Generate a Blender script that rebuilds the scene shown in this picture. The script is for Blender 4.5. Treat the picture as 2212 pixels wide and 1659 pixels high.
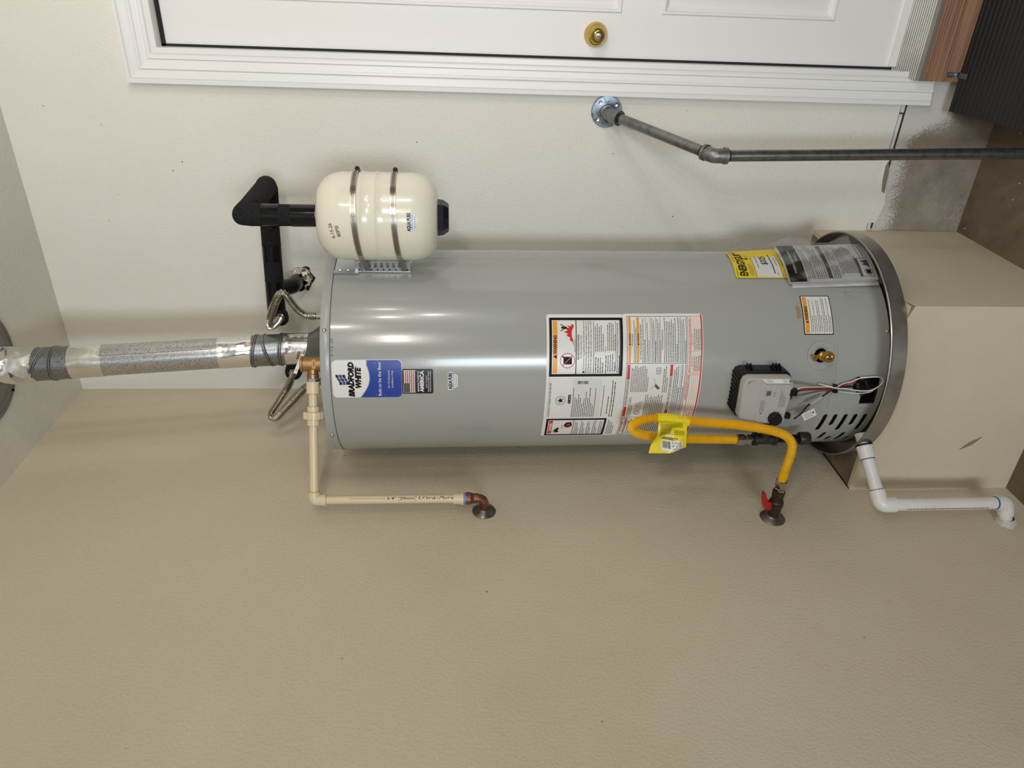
import bpy, bmesh, math, random
from math import pi, sin, cos, radians as rad, sqrt, atan2, hypot
from mathutils import Vector as V, Matrix
from mathutils.geometry import tessellate_polygon

for o in list(bpy.data.objects): bpy.data.objects.remove(o)
scene = bpy.context.scene
COL = scene.collection
RNG = random.Random(7)

# ------------------------------------------------------------------ camera
FPX = 1619.094
CAM = V((1.3059, -2.2039, 1.6079))
yaw, pitch, roll = 0.52994, -0.07978, -0.00235
fwd = V((-sin(yaw)*cos(pitch), cos(yaw)*cos(pitch), sin(pitch)))
rgt = V((cos(yaw), sin(yaw), 0)); upv = rgt.cross(fwd)
r2 = rgt*cos(roll) + upv*sin(roll); u2 = -rgt*sin(roll) + upv*cos(roll)
cx, cy, cz = -u2, r2, -fwd            # the phone was held on its side: up is image left
cam_d = bpy.data.cameras.new('camera'); cam = bpy.data.objects.new('camera', cam_d); COL.objects.link(cam)
cam.matrix_world = Matrix(((cx.x, cy.x, cz.x, CAM.x), (cx.y, cy.y, cz.y, CAM.y), (cx.z, cy.z, cz.z, CAM.z), (0, 0, 0, 1)))
cam_d.sensor_width = 36; cam_d.lens = FPX/2212*36; cam_d.clip_start = 0.05
scene.camera = cam

# ------------------------------------------------------------------ light
scene.view_settings.view_transform = 'Standard'; scene.view_settings.look = 'None'
scene.view_settings.gamma = 1.0; scene.view_settings.use_curve_mapping = False
scene.view_settings.exposure = -0.1
w = bpy.data.worlds.new('world'); scene.world = w; w.use_nodes = True
w.node_tree.nodes['Background'].inputs[0].default_value = (0.75, 0.82, 0.95, 1)
w.node_tree.nodes['Background'].inputs[1].default_value = 0.6

def area(name, loc, target, sx, sy, power, color):
    d = bpy.data.lights.new(name, 'AREA'); d.shape = 'RECTANGLE'; d.size = sx; d.size_y = sy; d.energy = power; d.color = color
    o = bpy.data.objects.new(name, d); COL.objects.link(o); o.location = loc
    o.rotation_euler = (V(target)-V(loc)).to_track_quat('-Z', 'Z').to_euler(); return o
H = 2.815
RX, RY = 5.6, -6.2
# daylight through a narrow open doorway behind the photographer, and a cluster of warm lamp heads to his right
area('daylight_doorway', (1.75, RY-0.05, 0.95), (1.75, 0, 3.0), 0.8, 1.8, 117, (0.84, 0.94, 1.0))
area('daylight_side_window', (RX+0.05, -3.3, 1.55), (0, -3.3, 1.4), 2.6, 1.1, 6, (0.86, 0.94, 1.0))
for p in ((2.81, -1.23, 1.99), (2.65, -1.60, 1.97), (2.71, -1.50, 1.72), (2.37, -1.99, 2.24), (1.92, -2.46, 1.92), (2.05, -2.36, 1.93)):
    l = area('lamp_head', p, (p[0]+0.05, 0, p[2]+0.2), 0.12, 0.12, 6.1, (1.0, 0.94, 0.84)); l.data.shape = 'DISK'

# ------------------------------------------------------------------ helpers
def lin(c):
    c = c/255.0
    return c/12.92 if c <= 0.04045 else ((c+0.055)/1.055)**2.4
def S(r, g, b): return (lin(r), lin(g), lin(b), 1)

def mat(name, col, rough=0.5, metal=0.0, spec=0.5, var=None, bump=None, coat=0.0, col2=None, rvar=None):
    """var=(scale, low, high): noise mix of col and col2 ; bump=(scale, strength, distance)"""
    m = bpy.data.materials.new(name); m.use_nodes = True; nt = m.node_tree; b = nt.nodes['Principled BSDF']
    b.inputs['Base Color'].default_value = col; b.inputs['Roughness'].default_value = rough; b.inputs['Metallic'].default_value = metal
    b.inputs['Specular IOR Level'].default_value = spec; b.inputs['Coat Weight'].default_value = coat; b.inputs['Coat Roughness'].default_value = 0.08
    tc = None
    if var or bump or rvar: tc = nt.nodes.new('ShaderNodeTexCoord')
    if var:
        n = nt.nodes.new('ShaderNodeTexNoise'); n.inputs['Scale'].default_value = var[0]; n.inputs['Detail'].default_value = 6; n.inputs['Roughness'].default_value = 0.65
        nt.links.new(tc.outputs['Object'], n.inputs['Vector'])
        r = nt.nodes.new('ShaderNodeValToRGB'); r.color_ramp.elements[0].position = var[1]; r.color_ramp.elements[1].position = var[2]
        r.color_ramp.elements[0].color = col2; r.color_ramp.elements[1].color = col
        nt.links.new(n.outputs['Fac'], r.inputs['Fac']); nt.links.new(r.outputs['Color'], b.inputs['Base Color'])
    if rvar:
        n = nt.nodes.new('ShaderNodeTexNoise'); n.inputs['Scale'].default_value = rvar[0]; n.inputs['Detail'].default_value = 5
        nt.links.new(tc.outputs['Object'], n.inputs['Vector'])
        mr = nt.nodes.new('ShaderNodeMapRange'); mr.inputs['From Min'].default_value = 0.3; mr.inputs['From Max'].default_value = 0.7
        mr.inputs['To Min'].default_value = rvar[1]; mr.inputs['To Max'].default_value = rvar[2]
        nt.links.new(n.outputs['Fac'], mr.inputs['Value']); nt.links.new(mr.outputs['Result'], b.inputs['Roughness'])
    if bump:
        n = nt.nodes.new('ShaderNodeTexNoise'); n.inputs['Scale'].default_value = bump[0]; n.inputs['Detail'].default_value = 3
        nt.links.new(tc.outputs['Object'], n.inputs['Vector'])
        bp = nt.nodes.new('ShaderNodeBump'); bp.inputs['Strength'].default_value = bump[1]; bp.inputs['Distance'].default_value = bump[2]
        nt.links.new(n.outputs['Fac'], bp.inputs['Height']); nt.links.new(bp.outputs['Normal'], b.inputs['Normal'])
    return m

class MB:
    def __init__(s, fn=None): s.v = []; s.f = []; s.fn = fn
    def add(s, vs, fs):
        o = len(s.v); s.v += [tuple(p) for p in vs]; s.f += [tuple(i+o for i in f) for f in fs]; return s
    def box(s, lo, hi):
        x0, y0, z0 = lo; x1, y1, z1 = hi
        return s.add([(x0,y0,z0),(x1,y0,z0),(x1,y1,z0),(x0,y1,z0),(x0,y0,z1),(x1,y0,z1),(x1,y1,z1),(x0,y1,z1)],
                     [(0,3,2,1),(4,5,6,7),(0,1,5,4),(1,2,6,5),(2,3,7,6),(3,0,4,7)])
    def obox(s, c, ax, ay, az):
        """oriented box: centre and three half axes"""
        c, ax, ay, az = V(c), V(ax), V(ay), V(az)
        vs = [c+ax*i+ay*j+az*k for k in (-1,1) for j, i in ((-1,-1),(-1,1),(1,1),(1,-1))]
        return s.add(vs, [(0,3,2,1),(4,5,6,7),(0,1,5,4),(1,2,6,5),(2,3,7,6),(3,0,4,7)])
    def tube(s, pts, r, n=16, caps=True):
        pts = [V(p) for p in pts]; m = len(pts); rs = r if isinstance(r, (list, tuple)) else [r]*m
        t0 = (pts[1]-pts[0]).normalized(); a = V((0,0,1)) if abs(t0.z) < 0.9 else V((1,0,0)); nrm = t0.cross(a).normalized()
        vs = []; prev = t0
        for i, p in enumerate(pts):
            if i == 0: t = t0
            elif i == m-1: t = (pts[i]-pts[i-1]).normalized()
            else: t = ((pts[i+1]-pts[i]).normalized()+(pts[i]-pts[i-1]).normalized()).normalized()
            q = prev.rotation_difference(t); nrm = q @ nrm; nrm = (nrm-t*nrm.dot(t)).normalized(); prev = t
            b = t.cross(nrm)
            for k in range(n):
                an = 2*pi*k/n; vs.append(p+(nrm*cos(an)+b*sin(an))*rs[i])
        fs = []
        for i in range(m-1):
            for k in range(n):
                k2 = (k+1) % n; fs.append((i*n+k, i*n+k2, (i+1)*n+k2, (i+1)*n+k))
        if caps: fs.append(tuple(reversed(range(n)))); fs.append(tuple((m-1)*n+k for k in range(n)))
        return s.add(vs, fs)
    def lathe(s, prof, org, axis, n=32, closed=False, caps=True, ref=None):
        """prof: list of (radius, height along axis)"""
        org = V(org); ax = V(axis).normalized(); a = V(ref) if ref else (V((0,0,1)) if abs(ax.z) < 0.9 else V((1,0,0)))
        e1 = (a-ax*a.dot(ax)).normalized(); e2 = ax.cross(e1)
        vs = []
        for r, h in prof:
            for k in range(n):
                an = 2*pi*k/n; vs.append(org+ax*h+(e1*cos(an)+e2*sin(an))*max(r, 1e-5))
        m = len(prof); fs = []
        for i in range(m if closed else m-1):
            j = (i+1) % m
            for k in range(n):
                k2 = (k+1) % n; fs.append((i*n+k, i*n+k2, j*n+k2, j*n+k))
        if caps and not closed: fs.append(tuple(reversed(range(n)))); fs.append(tuple((m-1)*n+k for k in range(n)))
        return s.add(vs, fs)
    def prism(s, poly, org, eu, ev, en, h0, h1):
        """2-D polygon extruded along en between h0 and h1"""
        org, eu, ev, en = V(org), V(eu), V(ev), V(en); n = len(poly)
        vs = [org+eu*a+ev*b+en*h0 for a, b in poly]+[org+eu*a+ev*b+en*h1 for a, b in poly]
        return s.add(vs, [tuple(reversed(range(n))), tuple(range(n, 2*n))]+[(i, (i+1) % n, (i+1) % n+n, i+n) for i in range(n)])

def sample(pts, step):
    """Catmull-Rom through pts, resampled at equal steps"""
    pts = [V(p) for p in pts]; P = [pts[0]*2-pts[1]]+pts+[pts[-1]*2-pts[-2]]; dense = []
    for i in range(1, len(P)-2):
        for k in range(24):
            t = k/24; a, b, c, d = P[i-1], P[i], P[i+1], P[i+2]
            dense.append(0.5*((2*b)+(c-a)*t+(2*a-5*b+4*c-d)*t*t+(3*b-a-3*c+d)*t**3))
    dense.append(pts[-1]); out = [dense[0]]; acc = 0
    L = sum((dense[i+1]-dense[i]).length for i in range(len(dense)-1)); n = max(2, int(L/step)); st = L/n; tgt = st
    for i in range(len(dense)-1):
        a, b = dense[i], dense[i+1]; l = (b-a).length
        while l > 0 and acc+l >= tgt-1e-9 and len(out) < n:
            out.append(a.lerp(b, (tgt-acc)/l)); tgt += st
        acc += l
    out.append(dense[-1]); return out

def fillet(pts, r, n=8):
    pts = [V(p) for p in pts]; out = [pts[0]]
    for i in range(1, len(pts)-1):
        p, a, b = pts[i], pts[i-1], pts[i+1]; d1 = (a-p).normalized(); d2 = (b-p).normalized(); ang = d1.angle(d2)
        l = min(r/math.tan(ang/2), (a-p).length*0.95, (b-p).length*0.95); s0 = p+d1*l; s1 = p+d2*l
        for k in range(n+1):
            t = k/n; out.append(s0.lerp(p, t).lerp(p.lerp(s1, t), t))
    out.append(pts[-1]); return out

def mesh_obj(name, mb, m, loc=(0,0,0), parent=None, smooth=35):
    loc = V(loc); me = bpy.data.meshes.new(name)
    vs = [tuple(V(mb.fn(p) if mb.fn else p)-loc) for p in mb.v]
    me.from_pydata(vs, [], mb.f); me.update()
    bm = bmesh.new(); bm.from_mesh(me); bmesh.ops.remove_doubles(bm, verts=bm.verts, dist=1e-6); bmesh.ops.recalc_face_normals(bm, faces=bm.faces); bm.to_mesh(me); bm.free()
    if smooth:
        me.polygons.foreach_set('use_smooth', [True]*len(me.polygons)); me.set_sharp_from_angle(angle=rad(smooth))
    me.materials.append(m)
    o = bpy.data.objects.new(name, me); COL.objects.link(o)
    if parent: o.parent = parent
    return o
def tag(o, label, cat=None, group=None, kind=None):
    o['label'] = label
    if cat: o['category'] = cat
    if group: o['group'] = group
    if kind: o['kind'] = kind
    return o
def thing(name, label, cat, loc, group=None):
    o = bpy.data.objects.new(name, None); COL.objects.link(o); o.location = loc; o.empty_display_size = 0.05
    return tag(o, label, cat, group)
def root_of(o):
    while o.parent: o = o.parent
    return o
def part(name, mb, m, parent, label=None, smooth=35):
    o = mesh_obj(name, mb, m, root_of(parent).location if root_of(parent).type == 'EMPTY' else root_of(parent).location, parent, smooth)
    if label: o['label'] = label
    return o
def single(name, mb, m, label, cat, smooth=35, group=None):
    vs = [V(mb.fn(p) if mb.fn else p) for p in mb.v]
    lo = V((min(p.x for p in vs), min(p.y for p in vs), min(p.z for p in vs))); hi = V((max(p.x for p in vs), max(p.y for p in vs), max(p.z for p in vs)))
    loc = V(((lo.x+hi.x)/2, (lo.y+hi.y)/2, lo.z)); o = mesh_obj(name, mb, m, loc, None, smooth); o.location = loc
    return tag(o, label, cat, group)
def struct(name, mb, m, label=None, parent=None, smooth=35):
    o = mesh_obj(name, mb, m, (0,0,0), parent, smooth)
    if not parent: o['kind'] = 'structure'
    if label: o['label'] = label
    return o

# ------------------------------------------------------------------ flat print on surfaces
class Surf:
    def __init__(s, fn): s.P = fn                  # fn(u, v, h) -> world point
_font_cache = {}
_tcurve = None
def glyphs(body, bold, shear):
    key = (body, bold, shear)
    if key in _font_cache: return _font_cache[key]
    c = bpy.data.curves.new('txt', 'FONT'); c.body = body; c.size = 1; c.offset = bold; c.shear = shear; c.resolution_u = 2; c.fill_mode = 'FRONT'
    o = bpy.data.objects.new('txt', c); COL.objects.link(o); dg = bpy.context.evaluated_depsgraph_get(); dg.update()
    me = bpy.data.meshes.new_from_object(o.evaluated_get(dg))
    vs = [(p.co.x, p.co.y) for p in me.vertices]; fs = [tuple(p.vertices) for p in me.polygons]
    bpy.data.objects.remove(o); bpy.data.curves.remove(c); bpy.data.meshes.remove(me)
    _font_cache[key] = (vs, fs); return vs, fs
CAPH = 0.69
class Sheet:
    def __init__(s, surf): s.s = surf; s.m = {}
    def mb(s, c): return s.m.setdefault(c, MB())
    def rect(s, u0, v0, u1, v1, c, h=0.0006, n=None):
        n = n or max(1, int(abs(u1-u0)/0.008)); vs = []; fs = []
        for i in range(n+1):
            u = u0+(u1-u0)*i/n; vs += [s.s.P(u, v0, h), s.s.P(u, v1, h)]
        for i in range(n): fs.append((2*i, 2*i+2, 2*i+3, 2*i+1))
        s.mb(c).add(vs, fs)
    def frame(s, u0, v0, u1, v1, t, c, h=0.0009):
        s.rect(u0, v0, u1, v0+t, c, h); s.rect(u0, v1-t, u1, v1, c, h); s.rect(u0, v0+t, u0+t, v1-t, c, h); s.rect(u1-t, v0+t, u1, v1-t, c, h)
    def band(s, u0, u1, lo, hi, c, h=0.0006, n=40):
        vs = []; fs = []
        for i in range(n+1):
            u = u0+(u1-u0)*i/n; vs += [s.s.P(u, lo(u), h), s.s.P(u, hi(u), h)]
        for i in range(n): fs.append((2*i, 2*i+2, 2*i+3, 2*i+1))
        s.mb(c).add(vs, fs)
    def rrect(s, u0, v0, u1, v1, r, c, h=0.0004, n=40, edge=None):
        def ins(u):
            d = min(u-u0, u1-u)
            return r-sqrt(max(0, r*r-(r-d)**2)) if d < r else 0
        us = [u0+r*(1-cos(pi/2*k/8)) for k in range(9)]+[u0+r+(u1-u0-2*r)*k/n for k in range(1, n)]+[u1-r*(1-cos(pi/2*k/8)) for k in range(8, -1, -1)]
        vs = []; fs = []
        for u in us: vs += [s.s.P(u, v0+ins(u), h), s.s.P(u, v1-ins(u), h)]
        for i in range(len(us)-1): fs.append((2*i, 2*i+2, 2*i+3, 2*i+1))
        if edge is not None:                       # real thickness down to the surface
            k = len(vs)
            for u in us: vs += [s.s.P(u, v0+ins(u), edge), s.s.P(u, v1-ins(u), edge)]
            for i in range(len(us)-1): fs += [(2*i, k+2*i, k+2*i+2, 2*i+2), (2*i+1, 2*i+3, k+2*i+3, k+2*i+1), (k+2*i, k+2*i+1, k+2*i+3, k+2*i+2)]
            fs += [(0, 1, k+1, k), (2*len(us)-2, k+2*len(us)-2, k+2*len(us)-1, 2*len(us)-1)]
        s.mb(c).add(vs, fs)
    def poly(s, pts, c, h=0.001):
        t = tessellate_polygon([[V((a, b, 0)) for a, b in pts]])
        s.mb(c).add([s.s.P(a, b, h) for a, b in pts], [tuple(x) for x in t])
    def disc(s, u, v, r, c, h=0.001, n=20, r0=0, ry=1.0):
        if r0:
            vs = []; fs = []
            for k in range(n):
                a = 2*pi*k/n; vs += [s.s.P(u+r0*cos(a), v+r0*sin(a)*ry, h), s.s.P(u+r*cos(a), v+r*sin(a)*ry, h)]
            for k in range(n): j = (k+1) % n; fs.append((2*k, 2*k+1, 2*j+1, 2*j))
            s.mb(c).add(vs, fs)
        else: s.poly([(u+r*cos(2*pi*k/n), v+r*sin(2*pi*k/n)*ry) for k in range(n)], c, h)
    def line(s, a, b, t, c, h=0.001):
        dx, dy = b[0]-a[0], b[1]-a[1]; l = hypot(dx, dy) or 1; nx, ny = -dy/l*t/2, dx/l*t/2
        s.poly([(a[0]+nx, a[1]+ny), (a[0]-nx, a[1]-ny), (b[0]-nx, b[1]-ny), (b[0]+nx, b[1]+ny)], c, h)
    def text(s, body, u, v, cap, c, al='C', width=None, bold=0.0, shear=0.0, rot=0.0, h=0.0012):
        vs, fs = glyphs(body, bold, shear); x0 = min(p[0] for p in vs); x1 = max(p[0] for p in vs)
        k = cap/CAPH; kx = width/(x1-x0) if width else k
        off = {'C': (x0+x1)/2, 'L': x0, 'R': x1}[al]; cr, sr = cos(rot), sin(rot); out = []
        for x, y in vs:
            a, b = (x-off)*kx, y*k; out.append(s.s.P(u+a*cr-b*sr, v+a*sr+b*cr, h))
        s.mb(c).add(out, fs)
    def bars(s, u0, u1, v, hgt, c, h=0.0011, fill=1.0, rot=0.0):
        """a row of print too small to read"""
        u = u0; end = u0+(u1-u0)*fill
        while u < end-hgt:
            l = min(RNG.uniform(0.7, 3.0)*hgt, end-u); a, b = u-u0, u+l-u0
            cr, sr = cos(rot), sin(rot); q = [(a, 0), (b, 0), (b, hgt*0.5), (a, hgt*0.5)]
            s.mb(c).add([s.s.P(u0+x*cr-y*sr, v+x*sr+y*cr, h) for x, y in q], [(0, 1, 2, 3)]); u += l+hgt*0.4
    def para(s, u0, u1, v_top, v_bot, rows, c, last=0.6, indent=0.0, h=0.0011, dens=0.62):
        p = (v_top-v_bot)/rows
        for i in range(rows): s.bars(u0+(indent if i else 0), u1, v_top-(i+0.8)*p, p*dens, c, h, (last if i == rows-1 else RNG.uniform(0.88, 1.0)))
    def build(s, parent, names):
        """names: colour -> (object name, material); first entry is the base, the rest hang under it"""
        base = None
        for c, (nm, m) in names.items():
            if c not in s.m: continue
            o = part(nm, s.m[c], m, base or parent, smooth=0)
            if base is not None: o['kind'] = 'stuff'           # print too fine to pick apart
            if base is None: base = o
        return base

# ------------------------------------------------------------------ materials
def paint(name, col, col2, bump=0.35):
    return mat(name, col, 0.62, 0, 0.35, var=(1.6, 0.30, 0.62), col2=col2, bump=(140, bump*1.1, 0.004))
M_wall = paint('off_white_wall_paint', S(230, 228, 221), S(226, 222, 213))  # back wall copy of the wall paint, lightened for the daylight on it
M_wall_warmlit = paint('wall_paint_warm_lit', S(218, 205, 183), S(212, 197, 173))  # same paint on the left wall, its warm dimmer light put into the colour
M_wallfar = paint('far_wall_bounce_tone', S(148, 124, 96), S(130, 108, 82))  # unseen walls, toned brown to cut and warm the bounced light
M_ceil = paint('ceiling_paint', S(222, 219, 210), S(216, 212, 202), 0.4)
M_trim = mat('white_trim_paint', S(236, 235, 235), 0.32, bump=(30, 0.05, 0.002))
M_door = mat('white_door_paint', S(233, 231, 231), 0.38, bump=(18, 0.06, 0.003))
M_black = mat('black_plastic', S(17, 17, 18), 0.4, 0, 0.3)
M_gap = mat('weatherstrip_black', S(14, 14, 15), 0.7)
M_jacket = mat('grey_enamel', S(166, 167, 164), 0.2, 0, 0.5, bump=(260, 0.10, 0.0006), coat=0.25)
M_cap = mat('grey_enamel_cap', S(168, 169, 168), 0.28, bump=(200, 0.05, 0.0006))
M_liner = mat('dark_interior', S(20, 19, 18), 0.8)
M_hood = mat('draft_hood_steel', S(118, 122, 121), 0.36, 0.6)
M_brass = mat('brass', S(196, 150, 70), 0.24, 1.0, rvar=(40, 0.14, 0.34))
M_bronze = mat('cast_bronze', S(172, 134, 92), 0.4, 0.85, bump=(300, 0.2, 0.0005))
M_goldknob = mat('polished_brass', S(205, 178, 100), 0.12, 1.0)
M_steel = mat('stainless', S(178, 172, 164), 0.22, 1.0)
M_zinc = mat('zinc_screw', S(205, 208, 212), 0.22, 1.0)
M_flexsteel = mat('corrugated_stainless', S(190, 184, 174), 0.2, 1.0)
M_foil = mat('foil_tape', S(232, 230, 226), 0.16, 1.0, bump=(9, 0.55, 0.02), rvar=(14, 0.08, 0.3))
M_foam = mat('black_foam', S(44, 44, 46), 0.92, 0, 0.2, bump=(420, 0.8, 0.003), var=(300, 0.4, 0.6), col2=S(24, 24, 26))
M_tape = mat('black_tape', S(12, 12, 13), 0.14, 0, 0.35, bump=(25, 0.12, 0.004))
M_cream = mat('cream_cpvc', S(226, 208, 174), 0.32)
M_glue = mat('yellow_cement', S(222, 182, 60), 0.35)
M_blue = mat('blue_tape', S(96, 148, 214), 0.5)
M_pvc = mat('white_pvc', S(232, 229, 226), 0.3, var=(6, 0.3, 0.55), col2=S(222, 216, 210))
M_bluecement = mat('blue_pvc_cement', S(22, 66, 148), 0.4)
M_copper = mat('aged_copper', S(150, 102, 78), 0.42, 0.75, var=(40, 0.35, 0.6), col2=S(108, 74, 58))
M_tankw = mat('ivory_enamel', S(232, 227, 210), 0.22, coat=0.3)
M_yellow = mat('yellow_coating', S(238, 186, 24), 0.42, var=(30, 0.3, 0.6), col2=S(230, 172, 16))
M_yellowtag = mat('yellow_plastic_tag', S(236, 214, 18), 0.3, bump=(30, 0.2, 0.004))
M_iron = mat('black_iron', S(50, 48, 45), 0.42, 0.4, bump=(260, 0.25, 0.001))
M_redh = mat('red_vinyl', S(178, 22, 26), 0.36)
M_oldbrass = mat('tarnished_brass', S(88, 74, 54), 0.46, 0.8, bump=(120, 0.3, 0.001), var=(60, 0.35, 0.6), col2=S(56, 50, 42))
M_escut = mat('escutcheon_plate', S(128, 124, 118), 0.34, 0.9, rvar=(60, 0.2, 0.5))
M_pan = mat('galvanised_pan', S(170, 165, 158), 0.36, 0.85, rvar=(20, 0.26, 0.45))
M_rubbermat = mat('black_rubber', S(22, 22, 24), 0.62, bump=(90, 0.2, 0.002))
M_alum = mat('aluminium_sill', S(166, 161, 154), 0.42, 0.8, var=(8, 0.3, 0.6), col2=S(148, 142, 134))
M_white = mat('white_label', S(232, 230, 228), 0.3)
M_card = mat('white_paper', S(222, 220, 220), 0.6)
M_ink = mat('black_ink', S(14, 13, 14), 0.5, 0, 0.2)
M_greyink = mat('grey_ink', S(88, 86, 86), 0.5)
M_red = mat('red_ink', S(208, 46, 32), 0.36)
M_orange = mat('orange_ink', S(236, 162, 62), 0.36)
M_lblue = mat('label_blue', S(34, 66, 158), 0.3)
M_navy = mat('label_navy', S(16, 18, 34), 0.3)
M_silver = mat('label_silver', S(168, 170, 174), 0.35, 0.3)
M_sky = mat('label_sky_blue', S(120, 190, 236), 0.4)
M_eyellow = mat('energy_yellow', S(238, 208, 24), 0.45)
M_cover = mat('gas_control_cover', S(178, 175, 171), 0.45, bump=(400, 0.12, 0.0005))
M_wred = mat('wire_red', S(150, 40, 52), 0.4); M_wwhite = mat('wire_white', S(226, 224, 220), 0.4); M_wblack = mat('wire_black', S(26, 26, 30), 0.4)
M_wgrey = mat('wire_clear_sleeve', S(170, 170, 168), 0.3)
M_tan = mat('tan_foil_label', S(176, 160, 138), 0.4)
M_plaster = mat('plaster_patch', S(206, 199, 188), 0.85, bump=(40, 0.5, 0.01))

def node_mat(name):
    m = bpy.data.materials.new(name); m.use_nodes = True; nt = m.node_tree
    return m, nt, nt.nodes['Principled BSDF'], nt.nodes.new('ShaderNodeTexCoord')
def ramp(nt, fac, *stops):
    r = nt.nodes.new('ShaderNodeValToRGB'); e = r.color_ramp.elements
    e[0].position, e[0].color = stops[0]; e[1].position, e[1].color = stops[-1]
    for p, c in stops[1:-1]: x = e.new(p); x.color = c
    nt.links.new(fac, r.inputs['Fac']); return r.outputs['Color']
def noise(nt, vec, scale, detail=6, rough=0.6, dist=0.0):
    n = nt.nodes.new('ShaderNodeTexNoise'); n.inputs['Scale'].default_value = scale; n.inputs['Detail'].default_value = detail
    n.inputs['Roughness'].default_value = rough; n.inputs['Distortion'].default_value = dist; nt.links.new(vec, n.inputs['Vector']); return n.outputs['Fac']
def mix(nt, fac, a, b):
    x = nt.nodes.new('ShaderNodeMix'); x.data_type = 'RGBA'
    for s, val in ((x.inputs[0], fac), (x.inputs[6], a), (x.inputs[7], b)):
        if hasattr(val, 'node'): nt.links.new(val, s)
        else: s.default_value = val
    return x.outputs[2]
def bumpn(nt, b, h, strength, dist):
    bp = nt.nodes.new('ShaderNodeBump'); bp.inputs['Strength'].default_value = strength; bp.inputs['Distance'].default_value = dist
    nt.links.new(h, bp.inputs['Height']); nt.links.new(bp.outputs['Normal'], b.inputs['Normal'])
# galvanised spangle
def galv(name, c0, c1, rough, scale=160):
    m, nt, b, tc = node_mat(name); vo = nt.nodes.new('ShaderNodeTexNoise'); vo.inputs['Scale'].default_value = scale; vo.inputs['Detail'].default_value = 4; vo.inputs['Roughness'].default_value = 0.75
    nt.links.new(tc.outputs['Object'], vo.inputs['Vector'])
    c = ramp(nt, vo.outputs['Fac'], (0.40, c0), (0.52, c1)); nt.links.new(c, b.inputs['Base Color'])
    b.inputs['Metallic'].default_value = 0.95; b.inputs['Roughness'].default_value = rough
    return m
M_galv = galv('galvanised_vent', S(150, 150, 148), S(200, 201, 203), 0.26, 260)
M_galvd = galv('galvanised_elbow', S(104, 106, 108), S(150, 152, 154), 0.34, 320)
M_gpipe = galv('galvanised_rail', S(118, 118, 116), S(138, 139, 138), 0.36, 40)
M_gcast = galv('cast_galvanised', S(120, 120, 118), S(146, 148, 149), 0.46, 60)
M_flange = galv('flange_zinc', S(96, 104, 114), S(150, 160, 172), 0.42, 70)
# concrete stem wall with splashed white paint
M_conc, nt, b, tc = node_mat('stained_concrete')
n1 = noise(nt, tc.outputs['Object'], 5, 8, 0.7); n2 = noise(nt, tc.outputs['Object'], 140, 3, 0.7); n3 = noise(nt, tc.outputs['Object'], 2.6, 4, 0.6, 0.6)
base = ramp(nt, n1, (0.3, S(112, 101, 90)), (0.5, S(142, 131, 120)), (0.72, S(160, 151, 140)))
sep = nt.nodes.new('ShaderNodeSeparateXYZ'); nt.links.new(tc.outputs['Object'], sep.inputs[0])
ma = nt.nodes.new('ShaderNodeMapRange'); ma.inputs['From Min'].default_value = 0.20; ma.inputs['From Max'].default_value = 0.268; nt.links.new(sep.outputs['Z'], ma.inputs['Value'])
def mth(nt, op, a, b_=None):
    x = nt.nodes.new('ShaderNodeMath'); x.operation = op
    for i, val in enumerate((a, b_)):
        if val is None: continue
        if hasattr(val, 'node'): nt.links.new(val, x.inputs[i])
        else: x.inputs[i].default_value = val
    return x.outputs[0]
xr = nt.nodes.new('ShaderNodeMapRange'); xr.inputs['From Min'].default_value = 0.85; xr.inputs['From Max'].default_value = 0.95; nt.links.new(sep.outputs['X'], xr.inputs['Value'])
fine = noise(nt, tc.outputs['Object'], 420, 2, 0.5)
mz = nt.nodes.new('ShaderNodeMapRange'); mz.inputs['From Min'].default_value = 0.10; mz.inputs['From Max'].default_value = 0.19; nt.links.new(sep.outputs['Z'], mz.inputs['Value'])
splash = mth(nt, 'ADD', mth(nt, 'MULTIPLY', ma.outputs[0], 0.62), mth(nt, 'MULTIPLY', mth(nt, 'MULTIPLY', xr.outputs[0], mz.outputs[0]), 1.15))
splash = mth(nt, 'ADD', splash, mth(nt, 'MULTIPLY', mth(nt, 'SUBTRACT', n3, 0.5), 1.3)); splash = mth(nt, 'ADD', splash, mth(nt, 'MULTIPLY', mth(nt, 'SUBTRACT', fine, 0.5), 1.5))
mask = ramp(nt, splash, (0.44, (0, 0, 0, 1)), (0.56, (1, 1, 1, 1)))
nt.links.new(mix(nt, mask, base, S(206, 203, 198)), b.inputs['Base Color']); b.inputs['Roughness'].default_value = 0.85; bumpn(nt, b, n2, 0.25, 0.004)
# floor slab
M_floor, nt, b, tc = node_mat('garage_slab')
n1 = noise(nt, tc.outputs['Object'], 4, 9, 0.7, 0.8); n2 = noise(nt, tc.outputs['Object'], 30, 5, 0.6)
c = ramp(nt, n1, (0.3, S(84, 72, 58)), (0.5, S(108, 95, 79)), (0.72, S(126, 113, 96)))
nt.links.new(mix(nt, ramp(nt, n2, (0.62, (0, 0, 0, 1)), (0.72, (0.5, 0.5, 0.5, 1))), c, S(74, 60, 46)), b.inputs['Base Color']); b.inputs['Roughness'].default_value = 0.55
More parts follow.
